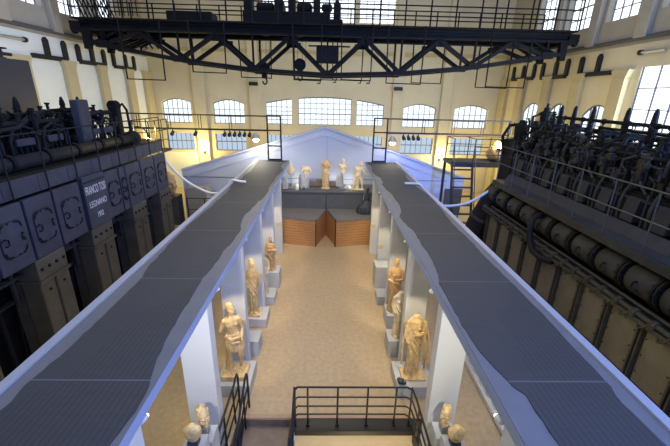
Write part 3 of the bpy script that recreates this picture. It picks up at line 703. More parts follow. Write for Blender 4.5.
m = MB(); m.tube([(nap[0], nap[1]+0.03, 1.3), (nap[0], nap[1]+0.03, 2.05)], 0.018, 6); m.tube([(nf-0.02, ny, 1.33), (nap[0], nap[1]+0.03, 1.36)], 0.014, 6); part(m, 'rail', M['black'], e)
m = MB(); m.box(-4.1, 4.1, 16.98, 18.64, 1.301, 2.18, 0.01); m.box(-4.1, 4.1, 16.9, 17.02, 2.12, 2.2, 0.01)
o = m.build('podium', M['podium']); tag(o, 'long dark grey podium carrying the row of statues at the back', 'podium')
# dark draped figure sitting at the right end of the stage
st = thing('statue', 'dark stone seated draped figure beside the right end of the podium', 'statue', (1.86, 16.45, 1.301))
m = MB(); drape(m, [(0.0, 0, 0, 0.42, 0.34, 1.0), (0.12, 0, 0, 0.40, 0.33), (0.3, 0, 0, 0.32, 0.28), (0.45, 0.05, 0.02, 0.24, 0.22), (0.6, 0.08, 0.05, 0.17, 0.14), (0.8, 0.1, 0.06, 0.18, 0.13), (0.92, 0.1, 0.06, 0.16, 0.1), (0.98, 0.1, 0.06, 0.06, 0.06)], 9, 0.07)
seg(m, (0.1, 0.05, 0.95), (0.1, 0.03, 1.03), 0.05, 0.045); head(m, (0.1, 0.02, 1.10), 0.95, -0.6); seg(m, (0.28, 0.05, 0.88), (0.25, -0.15, 0.62), 0.055, 0.045); seg(m, (-0.07, 0.05, 0.88), (-0.12, -0.15, 0.6), 0.055, 0.045)
statue_object('figure', st, m, 0.014, 'stone_dark')

# pediment wall
e = thing('pediment_wall', 'large blue-grey gabled display wall behind the podium statues', 'wall panel', (-0.1, 18.85, 0))
g = [(-7.65, 0), (7.4, 0), (7.4, 2.60), (-0.12, 5.10), (-7.65, 2.78)]
m = MB(); m.prism(g, 18.75, 18.95, 'Y'); part(m, 'gable', M['gable'], e)
m = MB()
for (a, b) in (((-7.65, 2.78), (-0.12, 5.10)), ((-0.12, 5.10), (7.4, 2.60))):
    d = (Vector(b)-Vector(a)).normalized(); n = Vector((-d.y, d.x))*0.04
    m.prism([(a[0]-n.x, a[1]-n.y), (b[0]-n.x, b[1]-n.y), (b[0]+n.x, b[1]+n.y), (a[0]+n.x, a[1]+n.y)], 18.66, 19.0, 'Y')
    q = Vector((0, -0.42)); m.prism([(a[0]*0.97, a[1]+q.y), (b[0]*0.97, b[1]+q.y), (b[0]*0.97, b[1]+q.y+0.05), (a[0]*0.97, a[1]+q.y+0.05)], 18.715, 18.75, 'Y')
part(m, 'raking_cornice', M['gable'], e)
m = MB(); m.box(-7.6, 7.35, 18.725, 18.75, 2.40, 2.43); m.box(-0.01, 0.0, 18.735, 18.75, 2.43, 4.6); part(m, 'joint_strip', M['beam_margin'], e)

# statues on the podium
PG = 'marbles on the dark podium'
def on_podium(x, label, y=17.45): return statue((x, y, 2.2), label, group=PG)
st = on_podium(-1.78, 'yellow headless bust on a thin rod, leftmost on the podium', 17.5)
m = MB(); m.box(-0.12, 0.12, -0.12, 0.12, 0, 0.04); m.tube([(0, 0, 0.04), (0, 0, 0.75)], 0.02, 8); m.build('rod_stand', M['steel'], st)
m = MB(); m.loft([(0.62, 0, 0, 0.05, 0.05, 0, 1, 0), (0.75, 0, 0, 0.15, 0.10, 0.05, 7, 0), (0.95, 0, 0, 0.18, 0.11, 0.05, 7, 1), (1.08, 0, 0, 0.14, 0.1, 0.03, 7, 1), (1.2, 0, 0, 0.07, 0.07, 0, 5, 1), (1.3, 0, 0, 0.05, 0.05, 0, 5, 1)], 28); statue_object('torso', st, m, 0.014, 'marble_pale')
st = on_podium(-2.05, 'low grey block fragment at the left end of the podium', 17.3)
m = MB(); m.box(-0.13, 0.13, -0.1, 0.12, 0, 0.42, 0.03); m.ball((0.02, 0, 0.5), 0.13, 0.1, 0.12); statue_object('fragment', st, m, 0.016, 'marble_grey')
st = on_podium(-1.1, 'seated marble figure with grey legs and pale torso on the podium', 17.5)
m = MB(); m.box(-0.3, 0.22, -0.1, 0.26, 0, 0.62, 0.03)
for sx in (-0.14, 0.06): seg(m, (sx, 0.05, 0.66), (sx, -0.22, 0.62), 0.10, 0.08); seg(m, (sx, -0.22, 0.62), (sx, -0.2, 0.1), 0.08, 0.05); m.ball((sx, -0.27, 0.04), 0.05, 0.1, 0.04)
m.loft([(0.1, -0.04, -0.1, 0.24, 0.2, 0.06, 9, 0), (0.4, -0.04, -0.1, 0.22, 0.2, 0.06, 9, 1), (0.64, -0.04, -0.06, 0.2, 0.2, 0.05, 9, 2)], 40); statue_object('legs', st, m, 0.016, 'marble_grey')
m = MB(); torso(m, 0.6, 0.52, 0.06, 0.05, 0.17); seg(m, (0.22, 0.05, 1.02), (0.30, -0.02, 0.86), 0.055, 0.05); seg(m, (-0.08, 0.05, 1.0), (-0.14, -0.05, 0.86), 0.05, 0.045); statue_object('torso', st, m, 0.014, 'marble_pale')
st = on_podium(-0.06, 'tallest headless yellow marble torso in robes, centre of the podium', 17.5)
m = MB(); m.box(-0.22, 0.22, -0.18, 0.18, -0.0, 0.06); torso(m, 0.74, 0.66, 0, 0, 0.185, lean=0.03)
drape(m, [(0.05, 0, 0, 0.19, 0.15, 1.4), (0.35, 0, 0, 0.165, 0.14, 1.2), (0.62, 0, 0, 0.175, 0.14), (0.82, 0, 0, 0.18, 0.145), (0.92, 0, 0, 0.16, 0.12)], 10, 0.09)
for sx in (-1, 1): seg(m, (sx*0.19, 0, 1.30), (sx*0.225, 0.01, 1.06), 0.055, 0.045)
fold_ropes(m, [[(-0.18, -0.05, 0.95), (-0.04, -0.15, 0.86), (0.10, -0.15, 0.78), (0.18, -0.06, 0.66)], [(-0.15, -0.1, 0.8), (-0.1, -0.15, 0.4), (-0.12, -0.14, 0.08)], [(0.12, -0.11, 0.7), (0.1, -0.14, 0.4), (0.12, -0.13, 0.08)]], 0.022)
m.loft([(1.36, 0.03, 0, 0.07, 0.065, 0, 1, 0), (1.47, 0.03, 0, 0.055, 0.05, 0.05, 5, 0)], 14)
statue_object('figure', st, m, 0.013, 'marble')
m = MB(); m.box(-0.95, 0.85, 0, 0.35, 0, 0.24, 0.02); m.box(-0.6, -0.3, 0.05, 0.3, 0.24, 0.3, 0.01)
o = m.build('frieze_block', M['stair']); o.location = (0.05, 17.98, 2.2); tag(o, 'low brown stone frieze block lying behind the tallest podium torso', 'stone block', PG)
st = on_podium(0.80, 'small pale torso with head on a post, right of the tallest torso', 17.5)
m = MB(); m.box(-0.16, 0.16, -0.12, 0.12, 0, 0.06); m.tube([(0, 0, 0.05), (0, 0, 0.86)], 0.025, 8); m.build('post', M['steel'], st)
m = MB(); torso(m, 0.78, 0.5, 0, 0, 0.16); seg(m, (0, 0, 1.25), (0, 0, 1.34), 0.045, 0.04); head(m, (0, -0.01, 1.41), 0.85, 0.2); seg(m, (-0.15, 0, 1.18), (-0.18, 0, 1.02), 0.045, 0.04); seg(m, (0.15, 0, 1.18), (0.18, 0, 1.02), 0.045, 0.04); statue_object('torso', st, m, 0.013, 'marble_pale')
st = on_podium(0.68, 'small grey stone altar leaning in shadow behind the post torso', 17.95)
m = MB(); m.box(-0.2, 0.2, -0.1, 0.12, 0, 0.5, 0.03); m.ball((0, 0, 0.52), 0.2, 0.1, 0.1); statue_object('fragment', st, m, 0.018, 'marble_grey')
st = on_podium(1.52, 'nude striding marble youth with one arm stretched out to the right', 17.4)
m = MB()
seg(m, (-0.06, 0, 0.74), (-0.13, 0.0, 0.42), 0.095, 0.06); seg(m, (-0.13, 0.0, 0.42), (-0.19, 0.03, 0.08), 0.058, 0.036)
seg(m, (0.06, 0, 0.74), (0.24, -0.04, 0.48), 0.095, 0.06); seg(m, (0.24, -0.04, 0.48), (0.25, 0.0, 0.08), 0.058, 0.036)
for x in (-0.17, 0.28): m.ball((x, -0.04, 0.045), 0.045, 0.10, 0.035)
torso(m, 0.68, 0.5, 0, 0, 0.175, lean=0.16); seg(m, (0.09, 0, 1.12), (0.13, -0.02, 1.22), 0.045, 0.042); head(m, (0.15, -0.03, 1.29), 0.88, 0.9, 0.15)
seg(m, (0.24, 0, 1.06), (0.36, -0.06, 0.86), 0.05, 0.04); seg(m, (0.36, -0.06, 0.86), (0.56, -0.12, 0.80), 0.038, 0.028); m.ball((0.61, -0.13, 0.79), 0.04, 0.025, 0.022)
for k in range(4): seg(m, (0.63, -0.145+k*0.013, 0.79), (0.68-abs(k-1.5)*0.008, -0.15+k*0.016, 0.785), 0.008, 0.006, 6)
seg(m, (0.61, -0.15, 0.80), (0.64, -0.17, 0.81), 0.009, 0.007, 6)
seg(m, (-0.10, 0, 1.06), (-0.20, 0.06, 0.84), 0.05, 0.04)
drape(m, [(0.0, 0.0, 0.09, 0.12, 0.1), (0.3, 0.0, 0.08, 0.10, 0.09), (0.62, 0.02, 0.06, 0.08, 0.08)], 6, 0.08); m.box(-0.28, 0.36, -0.16, 0.2, 0, 0.03)
statue_object('figure', st, m, 0.012, 'marble_pale')

# ------------------------------------------------------------------ stairwell: fascia, stairs, railings
t = MB(); t.box(-1.85, 2.2, 5.86, 5.97, -0.34, 0.012); trim(t, M['stripe_stone'])
t = MB(); t.box(-0.6, 2.2, 5.58, 5.86, -0.10, 0.0); t.box(-0.6, 2.2, 5.52, 5.58, -0.09, 0.03); t.box(1.9, 2.2, YF, 5.6, -0.34, 0.0); trim(t, M['black'])
e = thing('staircase', 'brown steps going down beside the black railing at the bottom', 'staircase', (-1.2, 6.0, 0))
m = MB(); z = -0.17; y = 5.86
for k in range(16):
    d = 0.5 if k == 0 else 0.28
    m.box(-1.70, -0.72, y-d, y, z-0.05, z, 0.005); m.box(-1.70, -0.72, y-0.03, y, z, z+0.17)
    y -= d; z -= 0.17
part(m, 'treads', M['stair'], e)
for x in (-1.74, -0.69):
    m = MB(); m.prism([(5.86, 0.0), (5.86, -0.4), (1.2, -3.05), (1.2, -2.65), (5.4, -0.02)], x-0.03, x+0.03, 'X'); part(m, 'stringer', M['black'], e)
e = thing('balustrade', 'black steel railing around the stairwell at the bottom centre', 'railing', (0.7, 5.72, 0))
m = MB(); Y0 = 5.72; xl, xr = -0.60, 1.84
def rail_path(z, rx):
    return [(xl, Y0-0.02, max(z-0.35, 0.0) if z > 0.9 else z-0.02), (xl, Y0, z-0.08), (xl+0.06, Y0, z), (xr-0.12, Y0, z), (xr-0.02, Y0-0.08, z), (xr, Y0-0.3, z-0.02), (xr, YF+3.6, z-0.02)]
for z in (1.0, 0.74, 0.50, 0.28): m.tube(rail_path(z, 0), 0.018 if z < 0.9 else 0.022, 6)
part(m, 'rails', M['black'], e)
for x in (-0.6, -0.33, 0.29, 0.91, 1.5, 1.82):
    m = MB(); m.tube([(x, Y0-0.01, 0.0), (x, Y0-0.01, 1.0)], 0.026 if x == -0.6 else 0.02, 8); m.box(x-0.04, x+0.04, Y0-0.05, Y0+0.03, 0, 0.03); part(m, 'post', M['black'], e)
for y in (5.2, 4.5, 3.8, 3.1, 2.4):
    m = MB(); m.tube([(1.84, y, -0.3), (1.84, y, 0.98)], 0.02, 8); part(m, 'post', M['black'], e)
m = MB(); m.tube([(xl, Y0, 1.0), (xl, Y0-0.1, 0.95), (xl, 3.0, -0.75)], 0.022, 6); m.tube([(xl, Y0, 0.45), (xl, 3.0, -1.25)], 0.018, 6)
part(m, 'stair_rail', M['black'], e)
for x, lab in ((-1.865, 'outer black handrail left of the steps, nearest the left pillar'), (-1.66, 'inner black handrail descending along the left of the steps')):
    e = thing('handrail', lab, 'handrail', (x, 6.1, 0), 'black handrails left of the steps')
    for dz in (0.98, 0.62, 0.3):
        m = MB()
        if dz > 0.9: m.tube([(x, 6.16, 0.0), (x, 6.16, 0.9), (x, 6.10, 0.98), (x, 5.98, 0.98), (x, 5.9, 0.92), (x, 3.0, -0.8 if x > -1.8 else 0.92)], 0.024, 8)
        else: m.tube([(x, 6.16, dz), (x, 5.9, dz-0.04), (x, 3.0, dz-1.75 if x > -1.8 else dz-0.04)], 0.018, 6)
        part(m, 'rail', M['black'], e)
    for y in (5.75, 5.1, 4.4, 3.7):
        zz = -0.60*(5.95-y) if x > -1.8 else 0
        m = MB(); m.tube([(x, y, zz-0.1 if x > -1.8 else 0), (x, y, zz+0.92)], 0.02, 8); part(m, 'post', M['black'], e)

# ------------------------------------------------------------------ LEFT ENGINE
en = thing('diesel_engine', 'huge dark blue marine diesel engine along the left side of the hall', 'engine', (-8.0, 8.5, 0))
XF = -6.0
P = lambda mb, nm, m, sm=False, base=None, parent=None: part(mb, nm, M[m], parent or en, sm, base=en)
divs = [2.9, 4.1, 5.1, 6.0, 6.85, 7.65, 8.56, 9.5, 10.25, 10.6, 11.5, 12.45, 13.4]
for i, (a, b) in enumerate(zip(divs[:-1], divs[1:])):
    txt = (i == 6)
    m = MB(); m.box(XF-0.10, XF+(0.06 if txt else 0.0), a+0.03, b-0.03, 3.24, 4.52 if not txt else 4.60, 0.02)
    pa = P(m, 'access_panel', 'engine_blue')
    if txt:
        m = MB(); m.box(XF+0.06, XF+0.085, a+0.05, b-0.05, 4.44, 4.47); P(m, 'ledge', 'engine_mid', parent=pa)
        for s_, sz, z in (('FRANCO TOSI', 0.20, 4.14), ('LEGNANO', 0.15, 3.80), ('1932', 0.13, 3.50)):
            cu = bpy.data.curves.new('t', 'FONT'); cu.body = s_; cu.size = sz; cu.align_x = 'CENTER'; cu.extrude = 0.003; cu.space_character = 1.0
            to = bpy.data.objects.new('t', cu); C.objects.link(to)
            bpy.context.view_layer.update()
            me = bpy.data.meshes.new_from_object(to.evaluated_get(bpy.context.evaluated_depsgraph_get()))
            bpy.data.objects.remove(to); bpy.data.curves.remove(cu)
            lo = bpy.data.objects.new('lettering', me); me.materials.clear(); me.materials.append(M['letter']); C.objects.link(lo); lo.parent = pa
            wid = max(v.co.x for v in me.vertices)-min(v.co.x for v in me.vertices)
            k = min(1.0, 0.82/wid); 
            mat4 = Matrix(((0, 0, 1, XF+0.066), (1, 0, 0, (a+b)/2), (0, 1, 0, z), (0, 0, 0, 1)))
            me.transform(local(en) @ mat4 @ Matrix.Diagonal((k, 1.5, 1, 1)))
    else:
        c = (a+b)/2; w = min(0.28, (b-a)*0.31); zc = 3.88; hh = 0.34
        pts = []
        for (sy, sz, t0) in ((1, 1, 0), (-1, 1, PI/2), (-1, -1, PI), (1, -1, 1.5*PI)):
            for q in range(4): t = t0+q*PI/6; pts.append((c+sy*(w-0.12)+0.12*math.cos(t), zc+sz*(hh-0.12)+0.12*math.sin(t)))
        m = MB(); m.prism(pts, XF, XF+0.022, 'X'); h = P(m, 'hatch', 'engine_blue', parent=pa)
        m = MB(); n = len(pts)
        m.tube([(XF+0.01, u, v) for u, v in [(c+(u-c)*1.04, zc+(v-zc)*1.03) for u, v in pts]], 0.005, 4, closed=True)
        for k in range(26):
            t = k/26*n; i0 = int(t) % n; fr = t-int(t); u = pts[i0][0]*(1-fr)+pts[(i0+1) % n][0]*fr; v = pts[i0][1]*(1-fr)+pts[(i0+1) % n][1]*fr
            u = c+(u-c)*0.93; v = zc+(v-zc)*0.95
            m.box(XF+0.02, XF+0.04, u-0.014, u+0.014, v-0.014, v+0.014)
        for sy in (-1, 1):
            yy = c+sy*w*0.78; m.tube([(XF+0.03, yy, zc-0.07), (XF+0.07, yy-sy*0.0, zc-0.07), (XF+0.07, yy-sy*0.045, zc-0.05), (XF+0.07, yy-sy*0.045, zc+0.05), (XF+0.07, yy, zc+0.07), (XF+0.03, yy, zc+0.07)], 0.014, 6)
        P(m, 'bolts', 'engine', parent=pa)
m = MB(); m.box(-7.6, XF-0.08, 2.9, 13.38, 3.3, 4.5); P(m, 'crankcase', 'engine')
# legs
for (a, b) in ((2.5, 3.4), (4.55, 5.45), (6.75, 7.6), (8.6, 9.5), (10.65, 11.5), (12.5, 13.38)):
    m = MB(); m.box(XF-0.45, XF+0.02, a, b, 2.78, 3.24, 0.02); m.box(XF-0.47, XF+0.05, a-0.03, b+0.03, 2.72, 2.78, 0.01)
    lg = P(m, 'support_leg', 'leg')
    m = MB(); c = (a+b)/2
    for (p, q) in ((a, c-0.03), (c+0.03, b)):
        m.box(XF-0.42, XF, p, q, 0.22, 2.72, 0.025)
    m.box(XF-0.7, XF-0.42, a+0.05, b-0.05, 0, 2.72); m.box(XF-0.5, XF+0.08, a-0.04, b+0.04, 0, 0.22, 0.01); m.box(XF-0.43, XF+0.015, a, b, 0.95, 0.985)
    P(m, 'column', 'leg', parent=lg)
    m = MB()
    for k in range(4): m.lathe((XF+0.02, a+(b-a)*(k+0.5)/4, 3.02), [(0.04, 0), (0.04, 0.02), (0.02, 0.03)], 8, 'X')
    for (p, q) in ((a, c), (c, b)):
        for z in (2.5, 0.75): m.lathe((XF, (p+q)/2, z), [(0.03, 0), (0.03, 0.02), (0.02, 0.025)], 8, 'X')
    P(m, 'bolt_row', 'engine', parent=lg)
# dark works between and behind the legs
m = MB(); m.box(-8.6, -7.0, 2.6, 13.3, 0, 3.3); 
for k in range(12):
    y = 3.0+k*0.87; m.tube([(-6.8, y, 0), (-6.8, y, 3.3)], 0.06, 8); m.tube([(-6.9, y+0.35, 0.0), (-6.7, y+0.35, 2.2), (-6.5, y+0.3, 3.2)], 0.035, 6)
P(m, 'bedplate', 'engine')
for (a, b) in ((3.4, 4.55), (5.45, 6.75), (7.6, 8.6), (9.5, 10.65), (11.5, 12.5)):
    m = MB()
    for z in (2.35, 2.9): m.box(-6.6, -6.5, a, b, z, z+0.06)
    m.tube([(-6.35, a, 2.95), (-6.3, (a+b)/2, 3.05), (-6.35, b, 2.9)], 0.03, 6); m.box(-6.55, -6.15, a+0.1, a+0.4, 2.98, 3.22, 0.02); m.tube([(-6.3, b-0.3, 2.4), (-6.3, b-0.3, 3.2)], 0.05, 8); m.box(-6.65, -6.25, a+0.05, b-0.05, 2.94, 3.0)
    P(m, 'linkage', 'engine_mid')
# fascia, deck and large pipe
m = MB(); m.box(XF-0.18, XF-0.10, 2.9, 13.4, 4.56, 4.93, 0.01)
for k in range(12): m.box(XF-0.10, XF-0.09, 3.0+k*0.9, 3.02+k*0.9, 4.58, 4.9)
P(m, 'fascia', 'engine_blue')
m = MB(); m.box(-9.2, XF-0.10, 2.9, 13.5, 4.93, 4.98); P(m, 'deck', 'r_dark')
m = MB(); m.tube([(-6.45, 2.9, 5.14), (-6.45, 12.2, 5.14)], 0.15, 14)
P(m, 'manifold_pipe', 'engine_mid', True)
for k in range(9):
    y = 3.3+k*1.0; m = MB(); m.lathe((-6.45, y, 5.16), [(0.185, -0.05), (0.185, 0.05)], 14, 'Y'); m.box(-6.5, -6.4, y-0.04, y+0.04, 4.98, 5.1); P(m, 'pipe_collar', 'engine')
# railing
railing(en, [(XF-0.04, 3.0, 4.56), (XF-0.04, 13.3, 4.56)], 1.2, 0.93, M['engine_mid'], 0.016, rails=(1.0,), pr=0.017)
# cylinders with valve gear
def cyl_unit_left(y, tall=6.42):
    m = MB(); x = -7.75
    m.lathe((x, y, 0), [(0.42, 4.98), (0.42, 5.1), (0.36, 5.12), (0.36, 5.5), (0.4, 5.52), (0.4, 5.62), (0.28, 5.7), (0.12, 5.8)], 16)
    m.box(x-0.25, x+0.3, y-0.3, y+0.3, 5.62, 5.78, 0.02)
    u = P(m, 'cylinder', 'engine')
    m = MB(); m.lathe((x+0.1, y, 0), [(0.085, 5.75), (0.085, 6.1), (0.06, 6.15), (0.075, 6.2), (0.055, tall-0.1), (0.02, tall)], 10); P(m, 'spindle', 'engine', parent=u)
    m = MB()
    for dy in (-0.22, -0.07, 0.09, 0.24): m.tube([(-6.95, y+dy, 4.98), (-6.98, y+dy, 5.6), (-7.2, y+dy, 5.82)], 0.022, 6)
    m.tube([(-6.9, y-0.38, 4.98), (-6.9, y-0.38, 5.5), (-6.9, y-0.28, 5.72), (-6.9, y, 5.82), (-6.9, y+0.28, 5.72), (-6.9, y+0.38, 5.5), (-6.9, y+0.38, 4.98)], 0.035, 8)
    P(m, 'push_rods', 'engine_mid', parent=u)
    m = MB(); m.box(-6.92, -6.86, y-0.26, y+0.26, 5.38, 5.54, 0.01); P(m, 'cover_plate', 'engine_blue', parent=u)
    m = MB(); m.tube([(-7.5, y-0.3, 5.75), (-7.2, y-0.2, 5.9), (-7.15, y+0.1, 5.98), (-7.5, y+0.35, 5.9)], 0.045, 8); m.lathe((-7.2, y, 5.78), [(0.09, -0.1), (0.09, 0.1)], 10, 'Y')
    m.ball((-7.35, y+0.2, 5.86), 0.08, seg=8); m.box(-7.4, -7.15, y-0.14, y-0.02, 5.8, 6.0, 0.01); P(m, 'rocker', 'engine', parent=u)
for y in (3.4, 4.4, 5.4, 6.4, 7.4, 8.4, 9.35, 10.95, 11.65): cyl_unit_left(y, 6.42 if y < 12 else 6.3)
for (x, z, r, a, b) in ((-7.3, 6.02, 0.05, 3.0, 10.0), (-7.0, 5.86, 0.06, 3.0, 9.8), (-7.6, 6.06, 0.045, 10.3, 12.2), (-7.1, 5.95, 0.07, 10.3, 12.2), (-8.3, 5.9, 0.09, 3.0, 12.3)):
    m = MB(); m.tube([(x, a, z), (x, (a+b)/2, z+0.01), (x, b, z)], r, 10)
    k = a+0.5
    while k < b: m.lathe((x, k, z), [(r*1.45, -0.03), (r*1.45, 0.03)], 10, 'Y'); m.tube([(x, k, z), (x-0.05, k, 4.98)], 0.025, 6); k += 1.0
    P(m, 'upper_pipe', 'engine_mid' if z < 6.03 else 'engine', True)
m = MB(); m.tube([(-7.0, 6.2, 5.7), (-6.9, 7.1, 5.72), (-6.9, 8.3, 5.78), (-7.0, 8.9, 6.02), (-7.1, 9.4, 6.08)], 0.05, 8); P(m, 'bent_pipe', 'engine_mid', True)
# tall bolted housing in the middle and rounded block at the far end
m = MB(); m.box(-6.95, -6.72, 10.2, 10.68, 4.98, 6.36, 0.04); tb = P(m, 'bolted_housing', 'engine_blue')
m = MB()
for k in range(9):
    for y in (10.26, 10.59): m.lathe((-6.72, y, 5.45+k*0.085), [(0.018, 0), (0.018, 0.02)], 6, 'X')
P(m, 'bolt_row', 'leg', parent=tb)
m = MB(); m.box(-7.3, -7.0, 12.5, 12.8, 4.98, 6.15, 0.05); m.lathe((-7.15, 12.65, 6.14), [(0.13, -0.14), (0.17, -0.12), (0.17, 0.12), (0.13, 0.14)], 18, 'Y'); m.tube([(-7.0, 12.6, 6.1), (-6.92, 12.75, 6.2), (-6.88, 12.9, 6.0), (-6.88, 12.95, 5.0)], 0.04, 8)
P(m, 'end_housing', 'engine')
m = MB(); m.tube([(-6.5, 12.1, 5.14), (-6.5, 12.4, 5.14)], [0.22, 0.22], 14); m.tube([(-6.5, 12.4, 5.14), (-6.5, 12.46, 5.14)], [0.16, 0.1], 14); m.box(-6.7, -6.3, 12.1, 12.4, 4.9, 5.0); P(m, 'end_drum', 'engine_mid', True)
m = MB(); m.box(-9.3, -8.4, 2.9, 13.0, 0, 5.5); P(m, 'rear_block', 'engine')

def clutter(fn, mt, x0, x1, z0, z1, y0, y1, step, seed, name):
    rd = random.Random(seed); y = y0
    while y < y1:
        m = MB()
        for q in range(9):
            xa, ya, za = rd.uniform(x0, x1), y+rd.uniform(0, step), rd.uniform(z0, z1)
            t = rd.random(); L = rd.uniform(0.12, 0.42)
            if t < 0.35: m.tube([(xa, ya, za-L), (xa, ya, za), (xa+rd.uniform(-.1, .15), ya+rd.uniform(-.2, .2), za+0.12)], rd.uniform(0.015, 0.035), 7)
            elif t < 0.6: m.lathe((xa, ya, za-L/2), [(0.05, 0), (0.07, 0.03), (0.07, L*0.5), (0.035, L*0.6), (0.035, L), (0.06, L+0.01), (0.06, L+0.05)], 9)
            elif t < 0.8: m.tube([(xa+0.09*math.cos(a), ya+0.09*math.sin(a), za) for a in [i*PI/6 for i in range(12)]], 0.012, 5, closed=True); m.tube([(xa, ya, za-L), (xa, ya, za+0.02)], 0.014, 6); m.bar((xa-0.09, ya, za), (xa+0.09, ya, za), 0.014)
            else: m.box(xa-0.06, xa+0.06, ya-0.07, ya+0.07, za-0.1, za+0.06, 0.01); m.tube([(xa, ya-0.2, za), (xa, ya+0.2, za)], 0.018, 6)
        m.box(x0, x0+0.03, y, y+step, z0-0.3, z0-0.255); m.box(x0, x1, y+step/2, y+step/2+0.04, z0-0.3, z0-0.26)
        fn(m, name, mt); y += step
clutter(P, 'engine', -7.5, -6.85, 5.35, 6.1, 3.0, 12.1, 0.4, 3, 'valve_gear')
# hose from the left engine to the left beam
def hose(pts, r, m, label):
    mb = MB(); q = [Vector(p) for p in pts]; out = []
    for i in range(len(q)-1):
        p0, p1, p2, p3 = q[max(i-1, 0)], q[i], q[i+1], q[min(i+2, len(q)-1)]
        for k in range(8):
            t = k/8; out.append(0.5*((2*p1)+(-p0+p2)*t+(2*p0-5*p1+4*p2-p3)*t*t+(-p0+3*p1-3*p2+p3)*t**3))
    out.append(q[-1]); mb.tube(out, r, 10); o = mb.build('hose', M[m], smooth=True); tag(o, label, 'hose'); return o
hose([(-6.5, 13.72, 4.90), (-6.35, 13.75, 4.5), (-6.1, 13.8, 4.0), (-5.55, 13.8, 3.38), (-4.9, 13.75, 3.0), (-4.43, 13.7, 2.88), (-3.95, 13.5, 3.05), (-3.68, 13.3, 3.40), (-3.5, 13.1, 3.57), (-3.2, 13.0, 3.55), (-3.0, 12.95, 3.545)], 0.05, 'hose', 'white hose sagging from the left engine to the left beam top')
hose([(6.35, 12.75, 3.60), (6.2, 12.8, 3.5), (5.4, 12.8, 2.96), (4.67, 12.8, 2.79), (4.1, 12.8, 2.87), (3.72, 12.8, 3.25), (3.5, 12.9, 3.56), (3.2, 13.1, 3.555), (2.95, 13.15, 3.545)], 0.05, 'hose_grey', 'grey hose sagging from the right engine to the right beam top')

# tall slate cabinet at far left and valve on it
m = MB(); m.box(-11.6, -9.5, 9.4, 12.55, 0, 7.45, 0.03); o = m.build('cabinet', M['slate']); tag(o, 'tall plain slate-blue cabinet behind the left engine at the picture edge', 'cabinet')
e = thing('valve', 'small black valve with handwheel on top of the slate cabinet', 'valve', (-9.9, 12.0, 7.45))
m = MB(); m.lathe((-9.9, 12.0, 7.45), [(0.14, 0), (0.14, 0.04), (0.06, 0.06), (0.08, 0.2), (0.05, 0.3)], 12); m.tube([(-9.9, 11.2, 7.6), (-9.9, 12.4, 7.6)], 0.05, 8); part(m, 'body', M['black'], e)
m = MB(); m.tube([(-9.9+0.18*math.cos(t), 12.0+0.18*math.sin(t), 7.75) for t in [i*PI/8 for i in range(16)]], 0.02, 6, closed=True); m.tube([(-10.08, 12, 7.75), (-9.72, 12, 7.75)], 0.015, 6); part(m, 'handwheel', M['black'], e)

# ------------------------------------------------------------------ RIGHT ENGINE
er = thing('diesel_engine', 'huge dark charcoal diesel engine with flanged pipes along the right side', 'engine', (8.0, 8.5, 0))
Q = lambda mb, nm, m, sm=False, parent=None: part(mb, nm, M[m], parent or er, sm, base=er)
# lower panels
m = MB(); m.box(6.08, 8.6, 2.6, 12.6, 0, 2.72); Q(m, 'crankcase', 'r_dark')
ys = [3.0+k*0.85 for k in range(12)]
for a, b in zip(ys[:-1], ys[1:]):
    m = MB(); m.box(6.0, 6.09, a+0.09, b-0.09, 0.05, 2.70, 0.02); pa = Q(m, 'side_panel', 'r_panel')
    m = MB(); m.box(5.992, 6.002, a+0.10, b-0.10, 1.48, 1.5)
    for k in range(7):
        for y in (a+0.14, b-0.14): m.lathe((5.985, y, 0.3+k*0.36), [(0.014, 0), (0.014, 0.018)], 6, 'X')
    Q(m, 'seam', 'r_dark', parent=pa)
for a in ys:
    m = MB()
    for dy in (-0.05, 0.035): m.box(5.93, 6.1, a+dy-0.018, a+dy+0.018, 0.0, 2.72, 0.004)
    Q(m, 'rib', 'r_mid')
m = MB(); m.box(5.86, 6.4, 2.8, 12.7, 2.70, 2.78, 0.01); m.tube([(5.9, 2.8, 2.86), (5.9, 12.6, 2.86)], 0.045, 8); m.tube([(6.02, 2.8, 2.95), (6.02, 12.3, 2.95)], 0.03, 8)
k = 3.1
while k < 12.5:
    m.lathe((5.9, k, 2.86), [(0.075, -0.03), (0.075, 0.03)], 8, 'Y'); m.tube([(5.9, k+0.1, 2.86), (5.84, k+0.16, 2.72), (5.88, k+0.3, 2.62), (5.97, k+0.38, 2.72)], 0.022, 6); m.box(5.84, 5.98, k+0.42, k+0.52, 2.76, 2.92, 0.01); k += 0.43
Q(m, 'ledge_piping', 'r_mid')
# fat flanged manifold
for k in range(12):
    y = 3.05+k*0.83; m = MB()
    m.lathe((6.32, y+0.40, 3.30), [(0.30, -0.36), (0.33, -0.30), (0.33, 0.30), (0.30, 0.36)], 22, 'Y')
    mf = Q(m, 'manifold_section', 'r_mid', True)
    m = MB()
    for d in (0.0, 0.075): m.lathe((6.32, y+d-0.01, 3.30), [(0.37, -0.022), (0.37, 0.022)], 22, 'Y')
    for j in range(14):
        t = 2*PI*j/14; m.box(6.32+0.345*math.cos(t)-0.016, 6.32+0.345*math.cos(t)+0.016, y-0.06, y+0.13, 3.30+0.345*math.sin(t)-0.016, 3.30+0.345*math.sin(t)+0.016)
    Q(m, 'flange', 'r_dark', parent=mf)
    m = MB(); yc = y+0.42; m.tube([(6.01, yc, 3.36), (5.93, yc, 3.36), (5.93, yc+0.04, 3.24), (5.93, yc-0.02, 3.18), (6.01, yc-0.05, 3.2)], 0.02, 6); Q(m, 'lifting_lug', 'r_dark', parent=mf)
